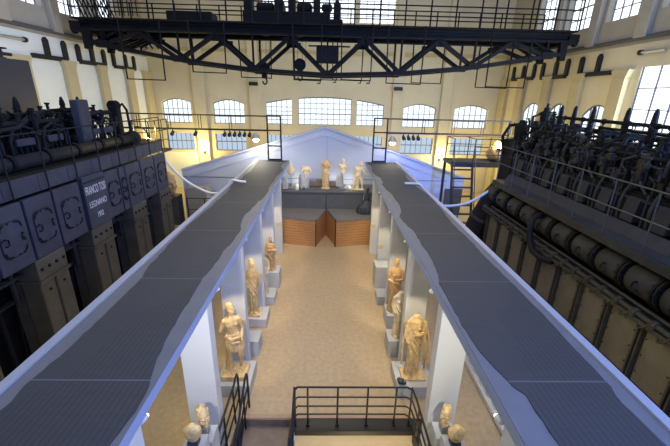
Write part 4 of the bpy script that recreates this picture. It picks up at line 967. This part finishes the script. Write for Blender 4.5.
m = MB(); m.tube([(6.05, 9.35, 3.62), (5.82, 9.35, 3.5), (5.74, 9.3, 3.2), (5.74, 9.2, 2.9), (5.76, 9.0, 2.66), (5.84, 8.7, 2.58), (5.9, 8.3, 2.66)], 0.085, 12); Q(m, 'bend_pipe', 'r_dark', True)
# deck and fascia
m = MB(); m.box(5.98, 7.0, 2.8, 12.5, 3.80, 3.88); m.box(5.97, 6.03, 2.8, 12.5, 3.72, 3.90, 0.008); Q(m, 'platform_edge', 'r_mid')
m = MB(); m.box(6.05, 6.62, 2.8, 12.5, 3.88, 3.90)
m.prism([(6.42, 3.9), (6.62, 3.9), (6.62, 4.12), (6.56, 4.12)], 2.8, 12.5, 'Y') ; Q(m, 'walkway_plate', 'r_deck')
railing(er, [(6.02, 3.0, 3.90), (6.02, 12.3, 3.90)], 1.2, 0.98, M['r_rail'], 0.016, rails=(1.0, 0.52), pr=0.017)
# engine block and gear
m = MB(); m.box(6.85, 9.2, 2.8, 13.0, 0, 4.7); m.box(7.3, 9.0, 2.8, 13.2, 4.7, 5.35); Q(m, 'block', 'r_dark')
k = 0
for k in range(12):
    y = 3.2+k*0.8
    m = MB(); m.prism([(6.64, 4.14), (6.86, 4.14), (6.86, 4.62), (6.78, 4.66), (6.70, 4.62)], y, y+0.34, 'Y'); cv = Q(m, 'valve_cover', 'r_fin')
    m = MB(); m.tube([(6.72, y+0.5, 3.95), (6.70, y+0.5, 4.5), (6.78, y+0.54, 4.7), (6.9, y+0.56, 4.9)], 0.035, 8); m.tube([(6.68, y+0.62, 3.95), (6.68, y+0.62, 4.8)], 0.018, 6); m.tube([(6.75, y-0.02, 4.78), (6.7, y+0.1, 4.95), (6.8, y+0.25, 5.0)], 0.03, 6)
    Q(m, 'push_rods', 'r_mid', parent=cv)
def cyl_unit_right(y, top=6.46):
    m = MB(); x = 7.6
    m.lathe((x, y, 0), [(0.34, 4.7), (0.36, 5.0), (0.30, 5.1), (0.30, 5.45), (0.34, 5.48), (0.34, 5.58), (0.2, 5.68)], 16)
    m.box(x-0.56, x-0.36, y-0.12, y+0.12, 4.75, 5.15, 0.03); m.lathe((x-0.46, y, 5.15), [(0.10, 0), (0.12, 0.08), (0.05, 0.18), (0.05, 0.28), (0.08, 0.3), (0.04, 0.4)], 10)
    u = Q(m, 'cylinder', 'r_mid')
    m = MB(); m.lathe((8.0, y, 0), [(0.10, 5.3), (0.11, 5.75), (0.07, 5.8), (0.085, 6.05), (0.06, 6.1), (0.075, 6.16), (0.06, top-0.1), (0.03, top)], 10); Q(m, 'spindle', 'r_dark', parent=u)
    m = MB(); m.tube([(7.3, y-0.25, 5.2), (7.2, y-0.22, 5.6), (7.35, y-0.1, 5.78), (7.8, y-0.05, 5.8)], 0.05, 8); m.tube([(7.2, y+0.28, 4.9), (7.15, y+0.28, 5.5), (7.3, y+0.2, 5.7), (7.7, y+0.12, 5.7)], 0.035, 8)
    m.ball((7.5, y+0.05, 5.75), 0.10, seg=10); m.box(7.35, 7.6, y-0.12, y+0.04, 5.72, 5.9, 0.02); m.tube([(7.25, y-0.3, 5.62), (7.25, y+0.34, 5.62)], 0.03, 6)
    Q(m, 'rocker', 'r_dark', parent=u)
for y in (3.3, 4.2, 5.1, 6.0, 6.95, 7.9, 8.9, 9.75, 11.05, 11.9, 12.6): cyl_unit_right(y, 6.48)
for (x, z, r, a, b) in ((8.0, 6.08, 0.05, 3.0, 12.8), (7.95, 5.9, 0.04, 3.0, 10.6), (7.2, 5.45, 0.05, 3.0, 12.6), (8.3, 5.75, 0.08, 3.0, 12.9)):
    m = MB(); m.tube([(x, a, z), (x, b, z)], r, 10); k = a+0.35
    while k < b: m.lathe((x, k, z), [(r*1.5, -0.03), (r*1.5, 0.03)], 10, 'Y'); m.tube([(x, k, z), (x, k, 5.3)], 0.022, 6); k += 0.9
    Q(m, 'upper_pipe', 'r_dark', True)
clutter(Q, 'r_dark', 6.95, 7.9, 5.0, 6.1, 3.0, 12.9, 0.45, 8, 'valve_gear')
clutter(Q, 'r_mid', 6.75, 7.2, 4.9, 5.4, 3.0, 12.9, 0.6, 9, 'valve_gear')
# stepped tower and bowed pipes at the far end
m = MB(); m.box(7.75, 8.3, 13.2, 13.75, 0, 5.5, 0.04); m.lathe((8.02, 13.5, 0), [(0.26, 5.5), (0.26, 5.75), (0.18, 5.8), (0.2, 6.1), (0.24, 6.12), (0.24, 6.2), (0.12, 6.25), (0.1, 6.38)], 12); m.box(7.6, 7.75, 13.3, 13.6, 5.4, 5.9, 0.02); m.box(8.25, 8.4, 13.3, 13.6, 5.5, 6.0, 0.02); m.lathe((8.05, 13.55, 6.38), [(0.05, 0), (0.05, 0.1), (0.02, 0.14)], 8)
m.tube([(7.7, 13.2, 5.4), (7.45, 13.3, 5.7), (7.5, 13.4, 6.05), (7.8, 13.5, 6.15)], 0.045, 8); Q(m, 'stepped_tower', 'r_dark')
m = MB(); m.box(6.9, 7.6, 13.2, 14.1, 0, 5.2, 0.05); m.lathe((7.25, 13.6, 5.2), [(0.2, 0), (0.24, 0.2), (0.24, 0.5), (0.12, 0.62), (0.08, 0.72)], 12); m.tube([(6.85, 13.9, 4.6), (6.75, 13.9, 5.3), (6.95, 13.9, 5.7), (7.4, 13.9, 5.75)], 0.06, 8); Q(m, 'end_housing', 'r_dark')
m = MB(); m.tube([(6.55, 12.9, 3.55), (6.4, 13.0, 3.2), (6.0, 13.15, 2.0), (5.75, 13.3, 0.6), (5.7, 13.35, 0.0)], [0.36, 0.40, 0.42, 0.42, 0.42], 20); ex = Q(m, 'exhaust_pipe', 'r_dark', True)
m = MB(); m.lathe((5.78, 13.28, 0), [(0.5, 0.0), (0.5, 0.1)], 20); m.tube([(6.1, 13.1, 2.3), (6.07, 13.12, 2.2)], 0.46, 20); Q(m, 'flange', 'r_mid', parent=ex)

# ------------------------------------------------------------------ stairs and galleries at the engine ends
e = thing('ship_ladder', 'steep black steel stair with open treads beside the right engine end', 'stairs', (6.0, 15.0, 0))
for x in (5.45, 6.35):
    m = MB(); m.prism([(14.1, 0), (14.3, 0), (15.5, 3.95), (15.3, 3.95)], x-0.02, x+0.02, 'X'); part(m, 'stringer', M['black'], e)
    m = MB(); m.tube([(x, 14.15, 0.1), (x, 14.2, 0.95), (x, 15.35, 4.75), (x, 15.4, 5.0), (x, 16.4, 5.0)], 0.022, 6); m.tube([(x, 15.4, 3.95), (x, 15.4, 5.0)], 0.022, 6); part(m, 'handrail', M['black'], e)
for k in range(10):
    z = 0.38+k*0.37; y = 14.2+1.2*(z/3.95); m = MB(); m.box(5.46, 6.34, y-0.1, y+0.12, z-0.035, z, 0.004); part(m, 'tread', M['black'], e)
m = MB(); m.box(5.4, 8.6, 15.4, 16.6, 3.88, 4.0); m.box(5.4, 8.6, 15.38, 15.42, 3.8, 4.02); part(m, 'landing', M['black'], e)
for (x, y) in ((5.5, 16.5), (8.5, 16.5), (8.5, 15.5)): m = MB(); m.box(x-0.05, x+0.05, y-0.05, y+0.05, 0, 3.9); part(m, 'post', M['black'], e)
railing(e, [(6.4, 15.45, 4.0), (8.5, 15.45, 4.0), (8.5, 16.5, 4.0), (5.5, 16.5, 4.0)], 1.0, 1.0, M['black'], 0.02)

e = thing('gallery', 'black railed gallery platform behind the far end of the left engine', 'gallery', (-7.8, 15.4, 0))
m = MB(); m.box(-9.6, -7.0, 14.5, 16.4, 4.15, 4.25); part(m, 'platform', M['black'], e)
for (x, y) in ((-9.5, 14.6), (-9.5, 16.3), (-8.7, 16.3)): m = MB(); m.box(x-0.05, x+0.05, y-0.05, y+0.05, 0, 4.15); part(m, 'post', M['black'], e)
railing(e, [(-9.5, 14.6, 4.25), (-7.05, 14.6, 4.25), (-7.05, 16.3, 4.25)], 1.25, 0.55, M['black'], 0.018)
m = MB(); m.tube([(-7.5+0.42*math.cos(t), 14.62, 4.85+0.45*math.sin(t)) for t in [i*PI/10 for i in range(11)]], 0.025, 6); part(m, 'hoop', M['black'], e)
e = thing('barrier', 'low black railing on the floor left of the left colonnade end', 'railing', (-6.3, 15.2, 0))
railing(e, [(-6.05, 15.0, 1.3), (-4.55, 15.0, 1.3)], 1.0, 0.85, M['black'], 0.018, rails=(1, 0.5, 0))
m = MB(); m.box(-6.1, -4.5, 14.9, 16.6, 1.1, 1.3); part(m, 'platform', M['board'], e)
for x in (-6.0, -4.6): m = MB(); m.box(x-0.06, x+0.06, 15.1, 15.22, 0, 1.1); part(m, 'post', M['black'], e)

# ------------------------------------------------------------------ lighting gantries above the colonnade ends
def gantry(sg, label):
    e = thing('lighting_gantry', label, 'gantry', (sg*2.6, 17.8, 3.53))
    a, b = 2.26, 2.90
    for x in (a, b): m = MB(); m.box(sg*x-0.035, sg*x+0.035, 17.72, 17.79, 3.52, 5.66); part(m, 'post', M['black'], e)
    for z in (3.58, 4.23, 4.98, 5.64): m = MB(); m.box(min(sg*a, sg*b), max(sg*a, sg*b), 17.73, 17.78, z-0.03, z+0.03); part(m, 'crossbar', M['black'], e)
    m = MB(); m.box(min(sg*a, sg*b)-0.05, max(sg*a, sg*b)+0.05, 17.55, 17.88, 3.516, 3.55); part(m, 'foot_plate', M['black'], e)
    m = MB(); x1 = sg*(9.85 if sg < 0 else 8.9); m.box(min(sg*b, x1), max(sg*b, x1), 17.74, 17.78, 5.60, 5.66); m.box(min(sg*b, x1), max(sg*b, x1), 17.72, 17.80, 4.93, 5.01)
    for k in range(4): x = sg*(4.6+k*1.45); m.box(x-0.015, x+0.015, 17.75, 17.77, 4.98, 5.62); m.box(x+sg*0.12-0.015, x+sg*0.12+0.015, 17.75, 17.77, 4.98, 5.62)
    x = x1-sg*0.04; m.box(x-0.04, x+0.04, 17.72, 17.80, 0, 5.66); part(m, 'rails', M['black'], e)
gantry(-1, 'black pipe lighting gantry standing on the left beam end'); gantry(1, 'black pipe lighting gantry standing on the right beam end')
def spot_can(x, z, y=17.76, label='', group=''):
    e = thing('spotlight', label, 'spotlight', (x, y, z), group)
    m = MB(); m.box(-0.02, 0.02, -0.02, 0.02, -0.14, 0.0); m.build('yoke', M['black'], e)
    m = MB(); m.tube([(0, 0.10, -0.10), (0, -0.02, -0.16), (0, -0.14, -0.22)], [0.05, 0.08, 0.09], 12); m.build('housing', M['black'], e, True); return e
for k in range(6): spot_can(-4.96+k*0.24, 4.93, label='small black spotlight, one of six in a row on the left gantry', group='row of six spotlights on the left gantry')
for k in range(4): spot_can(3.72+k*0.24, 4.93, label='small black spotlight, one of four in a row on the right gantry', group='row of four spotlights on the right gantry')
spot_can(-7.45, 4.93, label='single black spotlight on the left gantry above the left engine end'); spot_can(-6.35, 4.93, label='single black spotlight on the left gantry between the engine and the row of six')
def globe_lamp(x, y, z, label, zt):
    e = thing('pendant_lamp', label, 'lamp', (x, y, z))
    m = MB(); m.tube([(0, 0, zt-z), (0, 0, 0.22)], 0.015, 6); m.lathe((0, 0, 0), [(0.07, 0.22), (0.1, 0.16), (0.2, 0.02), (0.24, -0.06), (0.22, -0.06), (0.08, 0.1)], 16); m.build('shade', M['steel'], e)
    m = MB(); m.ball((0, 0, -0.06), 0.15); m.build('bulb', M['lamp'], e, True)
    return e
globe_lamp(-3.48, 17.76, 4.62, 'bell-shaped lamp hanging from the left gantry beside the spotlights', 4.93)
globe_lamp(3.2, 17.76, 4.60, 'bell-shaped lamp hanging from the right gantry beside the spotlights', 4.93)
def flood(x, y, z, label, base):
    e = thing('floodlight', label, 'lamp', (x, y, z))
    m = MB(); m.tube([(0, 0, base-z), (0, 0, -0.1)], 0.02, 6); m.lathe((0, 0, 0), [(0.05, -0.14), (0.14, -0.08), (0.16, -0.02)], 12); m.build('stand', M['black'], e)
    m = MB(); m.ball((0, 0, 0.06), 0.17); m.build('bulb', M['lamp'], e, True)
flood(-7.3, 15.0, 4.6, 'glaring yellow lamp at the far end of the left engine', 4.25)
flood(7.6, 15.7, 4.62, 'glaring yellow lamp at the far end of the right engine', 4.0)
def wall_lamp(x, z, label):
    e = thing('wall_lamp', label, 'lamp', (x, YB-0.22, z), 'uplights on the far wall')
    m = MB(); m.box(-0.06, 0.06, -0.1, 0, -0.2, 0.0, 0.01); m.lathe((0, -0.14, 0), [(0.06, -0.1), (0.1, 0.0), (0.12, 0.05)], 12); m.build('bracket', M['steel'], e)
    m = MB(); m.ball((0, -0.14, 0.06), 0.08); m.build('bulb', M['lamp'], e, True)
wall_lamp(-8.75, 2.75, 'glowing uplight on the left far-wall pilaster'); wall_lamp(8.15, 2.5, 'glowing uplight on the right far-wall pilaster')
for (x, z, lb) in ((-5.0, 7.25, 'small black loudspeaker box on the left far-wall pilaster'), (4.75, 7.15, 'small black loudspeaker box on the right far-wall pilaster')):
    m = MB(); m.box(-0.28, 0.28, -0.3, 0, -0.1, 0.12, 0.02); m.lathe((-0.1, -0.3, 0.01), [(0.07, -0.01), (0.05, 0.0)], 10, 'Y'); o = m.build('loudspeaker', M['black']); o.location = (x, YB-0.22, z); tag(o, lb, 'loudspeaker')
# small spots clipped under the beams
for sg, sd in ((-1, 'left'), (1, 'right')):
    for y, nm in ((2.95, 'frontmost'), (5.7, 'second'), (8.05, 'third'), (10.4, 'fourth'), (12.8, 'farthest')):
        e = thing('clip_spotlight', 'tiny glowing spotlight under the inner edge of the %s beam, %s' % (sd, {'frontmost': 'nearest the camera', 'farthest': 'farthest from the camera'}.get(nm, nm+' from the camera')), 'spotlight', (sg*1.95, y, 3.34), 'spotlights under the beams')
        m = MB(); m.tube([(0, 0, 0), (0, 0, -0.05)], 0.012, 6); m.tube([(0, -0.05, -0.06), (0, 0.05, -0.09)], 0.035, 10); m.build('housing', M['kerb'], e, True)
        m = MB(); m.ball((0, 0.06, -0.095), 0.028); m.build('bulb', M['spot_glow'], e, True)
        L = bpy.data.lights.new('spot', 'SPOT'); L.energy = 160 if y > 4 else 150; L.color = (1.0, 0.80, 0.50) if y > 4 else (1.0, 0.95, 0.85); L.spot_size = 0.85 if y > 4 else 1.2; L.spot_blend = 0.5; L.shadow_soft_size = 0.04
        o = bpy.data.objects.new('spot_beam', L); C.objects.link(o); o.parent = e; o.location = (-sg*0.10, 0.12, -0.14)
        d = Vector((sg*2.1, y+(1.45 if y > 4 else 2.6), 0.9 if y > 4 else 1.9))-Vector((sg*1.86, y, 3.1)); o.rotation_euler = d.to_track_quat('-Z', 'Y').to_euler()

# ------------------------------------------------------------------ background odds and ends
e = thing('colossal_head', 'big ochre stone head on a dark block behind the left engine end', 'sculpture', (-8.15, 18.2, 0))
m = MB(); m.box(-0.45, 0.45, -0.35, 0.35, 0, 1.55, 0.02); m.build('base', M['board'], e)
m = MB(); head(m, (0, 0, 2.15), 3.9, 0.9, 0.0); seg(m, (0, 0, 1.62), (0, 0, 1.9), 0.24, 0.22); statue_object('head', e, m, 0.03, 'marble_orange')
m = MB(); m.box(-7.1, -6.1, 17.7, 18.5, 0, 2.08, 0.02); m.box(-7.1, -6.1, 17.68, 17.705, 1.2, 1.24); o = m.build('crate', M['grey_box']); tag(o, 'large grey crate in front of the left end of the gabled wall', 'crate')
m = MB(); m.box(-6.0, -4.6, 17.2, 18.2, 0, 1.3, 0.02); o = m.build('white_block', M['kerb']); tag(o, 'low white block behind the left beam beside the grey crate', 'block')
e = thing('easel_board', 'dark charcoal board leaning near the right end of the gabled wall', 'board', (6.6, 17.9, 0))
m = MB(); m.box(-0.46, 0.46, -0.03, 0.03, 0.85, 2.2, 0.01); m.build('panel', M['board'], e)
for x in (-0.4, 0.4): m = MB(); m.tube([(x, 0.04, 0), (x, 0.05, 2.0)], 0.025, 6); m.build('leg', M['black'], e)
m = MB(); m.ball((0, 0, 0.3), 0.42, 0.4, 0.3); m.ball((0.1, 0.05, 0.62), 0.28, 0.26, 0.24); m.ball((-0.2, -0.1, 0.45), 0.2, 0.2, 0.2)
o = m.build('stone_sculpture', M['marble_orange'], smooth=True); o.location = (7.6, 16.05, 4.0); tag(o, 'orange rounded stone on the landing behind the right engine', 'sculpture')

# ------------------------------------------------------------------ light
def area(name, loc, aim, sx, sy, energy, col):
    L = bpy.data.lights.new(name, 'AREA'); L.shape = 'RECTANGLE'; L.size = sx; L.size_y = sy; L.energy = energy; L.color = col
    o = bpy.data.objects.new(name, L); C.objects.link(o); o.location = loc
    o.rotation_euler = (Vector(aim)-Vector(loc)).to_track_quat('-Z', 'Y').to_euler(); return o
def point(name, loc, e, col, r=0.12):
    L = bpy.data.lights.new(name, 'POINT'); L.energy = e; L.color = col; L.shadow_soft_size = r
    o = bpy.data.objects.new(name, L); C.objects.link(o); o.location = loc; return o
area('skylight', (0, 11, 13.5), (0, 11, 0), 12, 24, 520, (0.94, 0.96, 1.0))  # added overall fill just under the solid ceiling, no glazing there
area('window_light_right', (11.7, 5.5, 6.7), (-2, 6.5, 4.2), 6.5, 2.2, 2000, (0.26, 0.44, 1.0))
area('window_light_left', (-11.6, 10.0, 11.3), (-3, 19, 3.0), 10, 2.6, 300, (0.90, 0.94, 1.0))
area('window_light_front', (5.0, -2.6, 9.0), (5, 18, 2.5), 8, 3, 1300, (0.14, 0.32, 1.0))  # added blue fill; the front wall has no window behind it
for x, e_ in ((4.9, 17000),):  # added blue spot without a fixture, tints the right half of the gable
    L = bpy.data.lights.new('blue_wash', 'SPOT'); L.energy = e_; L.color = (0.08, 0.22, 1.0); L.spot_size = 0.34; L.spot_blend = 1.0; L.shadow_soft_size = 0.3
    o = bpy.data.objects.new('blue_wash', L); C.objects.link(o); o.location = (4.0, -2.4, 9.2); o.rotation_euler = (Vector((x, 18.8, 2.4))-o.location).to_track_quat('-Z', 'Y').to_euler()
area('window_light_side', (11.6, 12.6, 6.0), (-12, 17, 7), 3.8, 3.6, 700, (0.90, 0.97, 1.0))
point('lamp_left_engine', (-7.3, 15.2, 5.1), 190, (1.0, 0.74, 0.22))
point('lamp_right_engine', (7.6, 15.95, 5.0), 190, (1.0, 0.74, 0.22))
point('lamp_gantry_left', (-3.48, 17.95, 4.35), 150, (1.0, 0.9, 0.72))
point('lamp_gantry_right', (3.2, 17.95, 4.3), 30, (1.0, 0.9, 0.7))
point('uplight_left', (-8.75, 25.35, 2.95), 200, (1.0, 0.76, 0.24))
point('uplight_right', (8.15, 25.35, 2.7), 200, (1.0, 0.76, 0.24))
for x in (-10.6, -3.5, 3.5, 10.8): point('wall_washer', (x, 24.0, 3.2), 85, (1.0, 0.76, 0.26), 0.3)
for x, y in ((0, 8.5), (0, 12.5)): area('aisle_lamp', (x, y, 8.5), (x, y, 0), 1.2, 1.2, 190, (1.0, 0.80, 0.52))  # added warm fill floating over the aisle, no fixture holds it
for x in (-4.5, 4.5): area('side_aisle_lamp', (x, 5.0, 3.2), (x, 5.5, 0), 0.4, 3.0, 42, (1.0, 0.78, 0.22))  # added yellow fill to tint the side floors, no lamp hangs there
for x in (-1.7, -0.4, 0.9, 1.6):
    L = bpy.data.lights.new('podium_spot', 'SPOT'); L.energy = 60; L.color = (1.0, 0.84, 0.55); L.spot_size = 0.9; L.spot_blend = 0.6; L.shadow_soft_size = 0.05
    o = bpy.data.objects.new('podium_spot', L); C.objects.link(o); o.location = (x*0.8, 15.0, 3.9); o.rotation_euler = (Vector((x, 17.6, 2.9))-o.location).to_track_quat('-Z', 'Y').to_euler()
for x in (-1.5, 0.4, 1.2): point('podium_uplight', (x, 18.35, 2.32), 9, (1.0, 0.93, 0.8), 0.05)
point('stairwell_lamp', (0.8, 3.6, -1.4), 150, (1.0, 0.82, 0.5))  # added fill that brightens the lower wall, no fixture below

w = bpy.data.worlds.new('World'); S.world = w; w.use_nodes = True
w.node_tree.nodes['Background'].inputs[0].default_value = (0.6, 0.75, 1.0, 1); w.node_tree.nodes['Background'].inputs[1].default_value = 0.6

# ------------------------------------------------------------------ camera
cam = bpy.data.cameras.new('camera'); co = bpy.data.objects.new('camera', cam); C.objects.link(co)
cam.sensor_fit = 'HORIZONTAL'; cam.sensor_width = 36.0; cam.lens = 356/670*36; cam.clip_end = 200
R = Matrix(((0.99959287, -0.01422908, -0.02473102), (-0.01851657, 0.33594357, -0.94170009), (0.02170775, 0.94177463, 0.33554332)))
co.matrix_world = Matrix.Translation((0, 0, 6.6)) @ R.to_4x4()
S.camera = co
S.view_settings.view_transform = 'Standard'; S.view_settings.look = 'None'
S.view_settings.gamma = 1.0; S.view_settings.exposure = 0.0; S.view_settings.use_curve_mapping = False
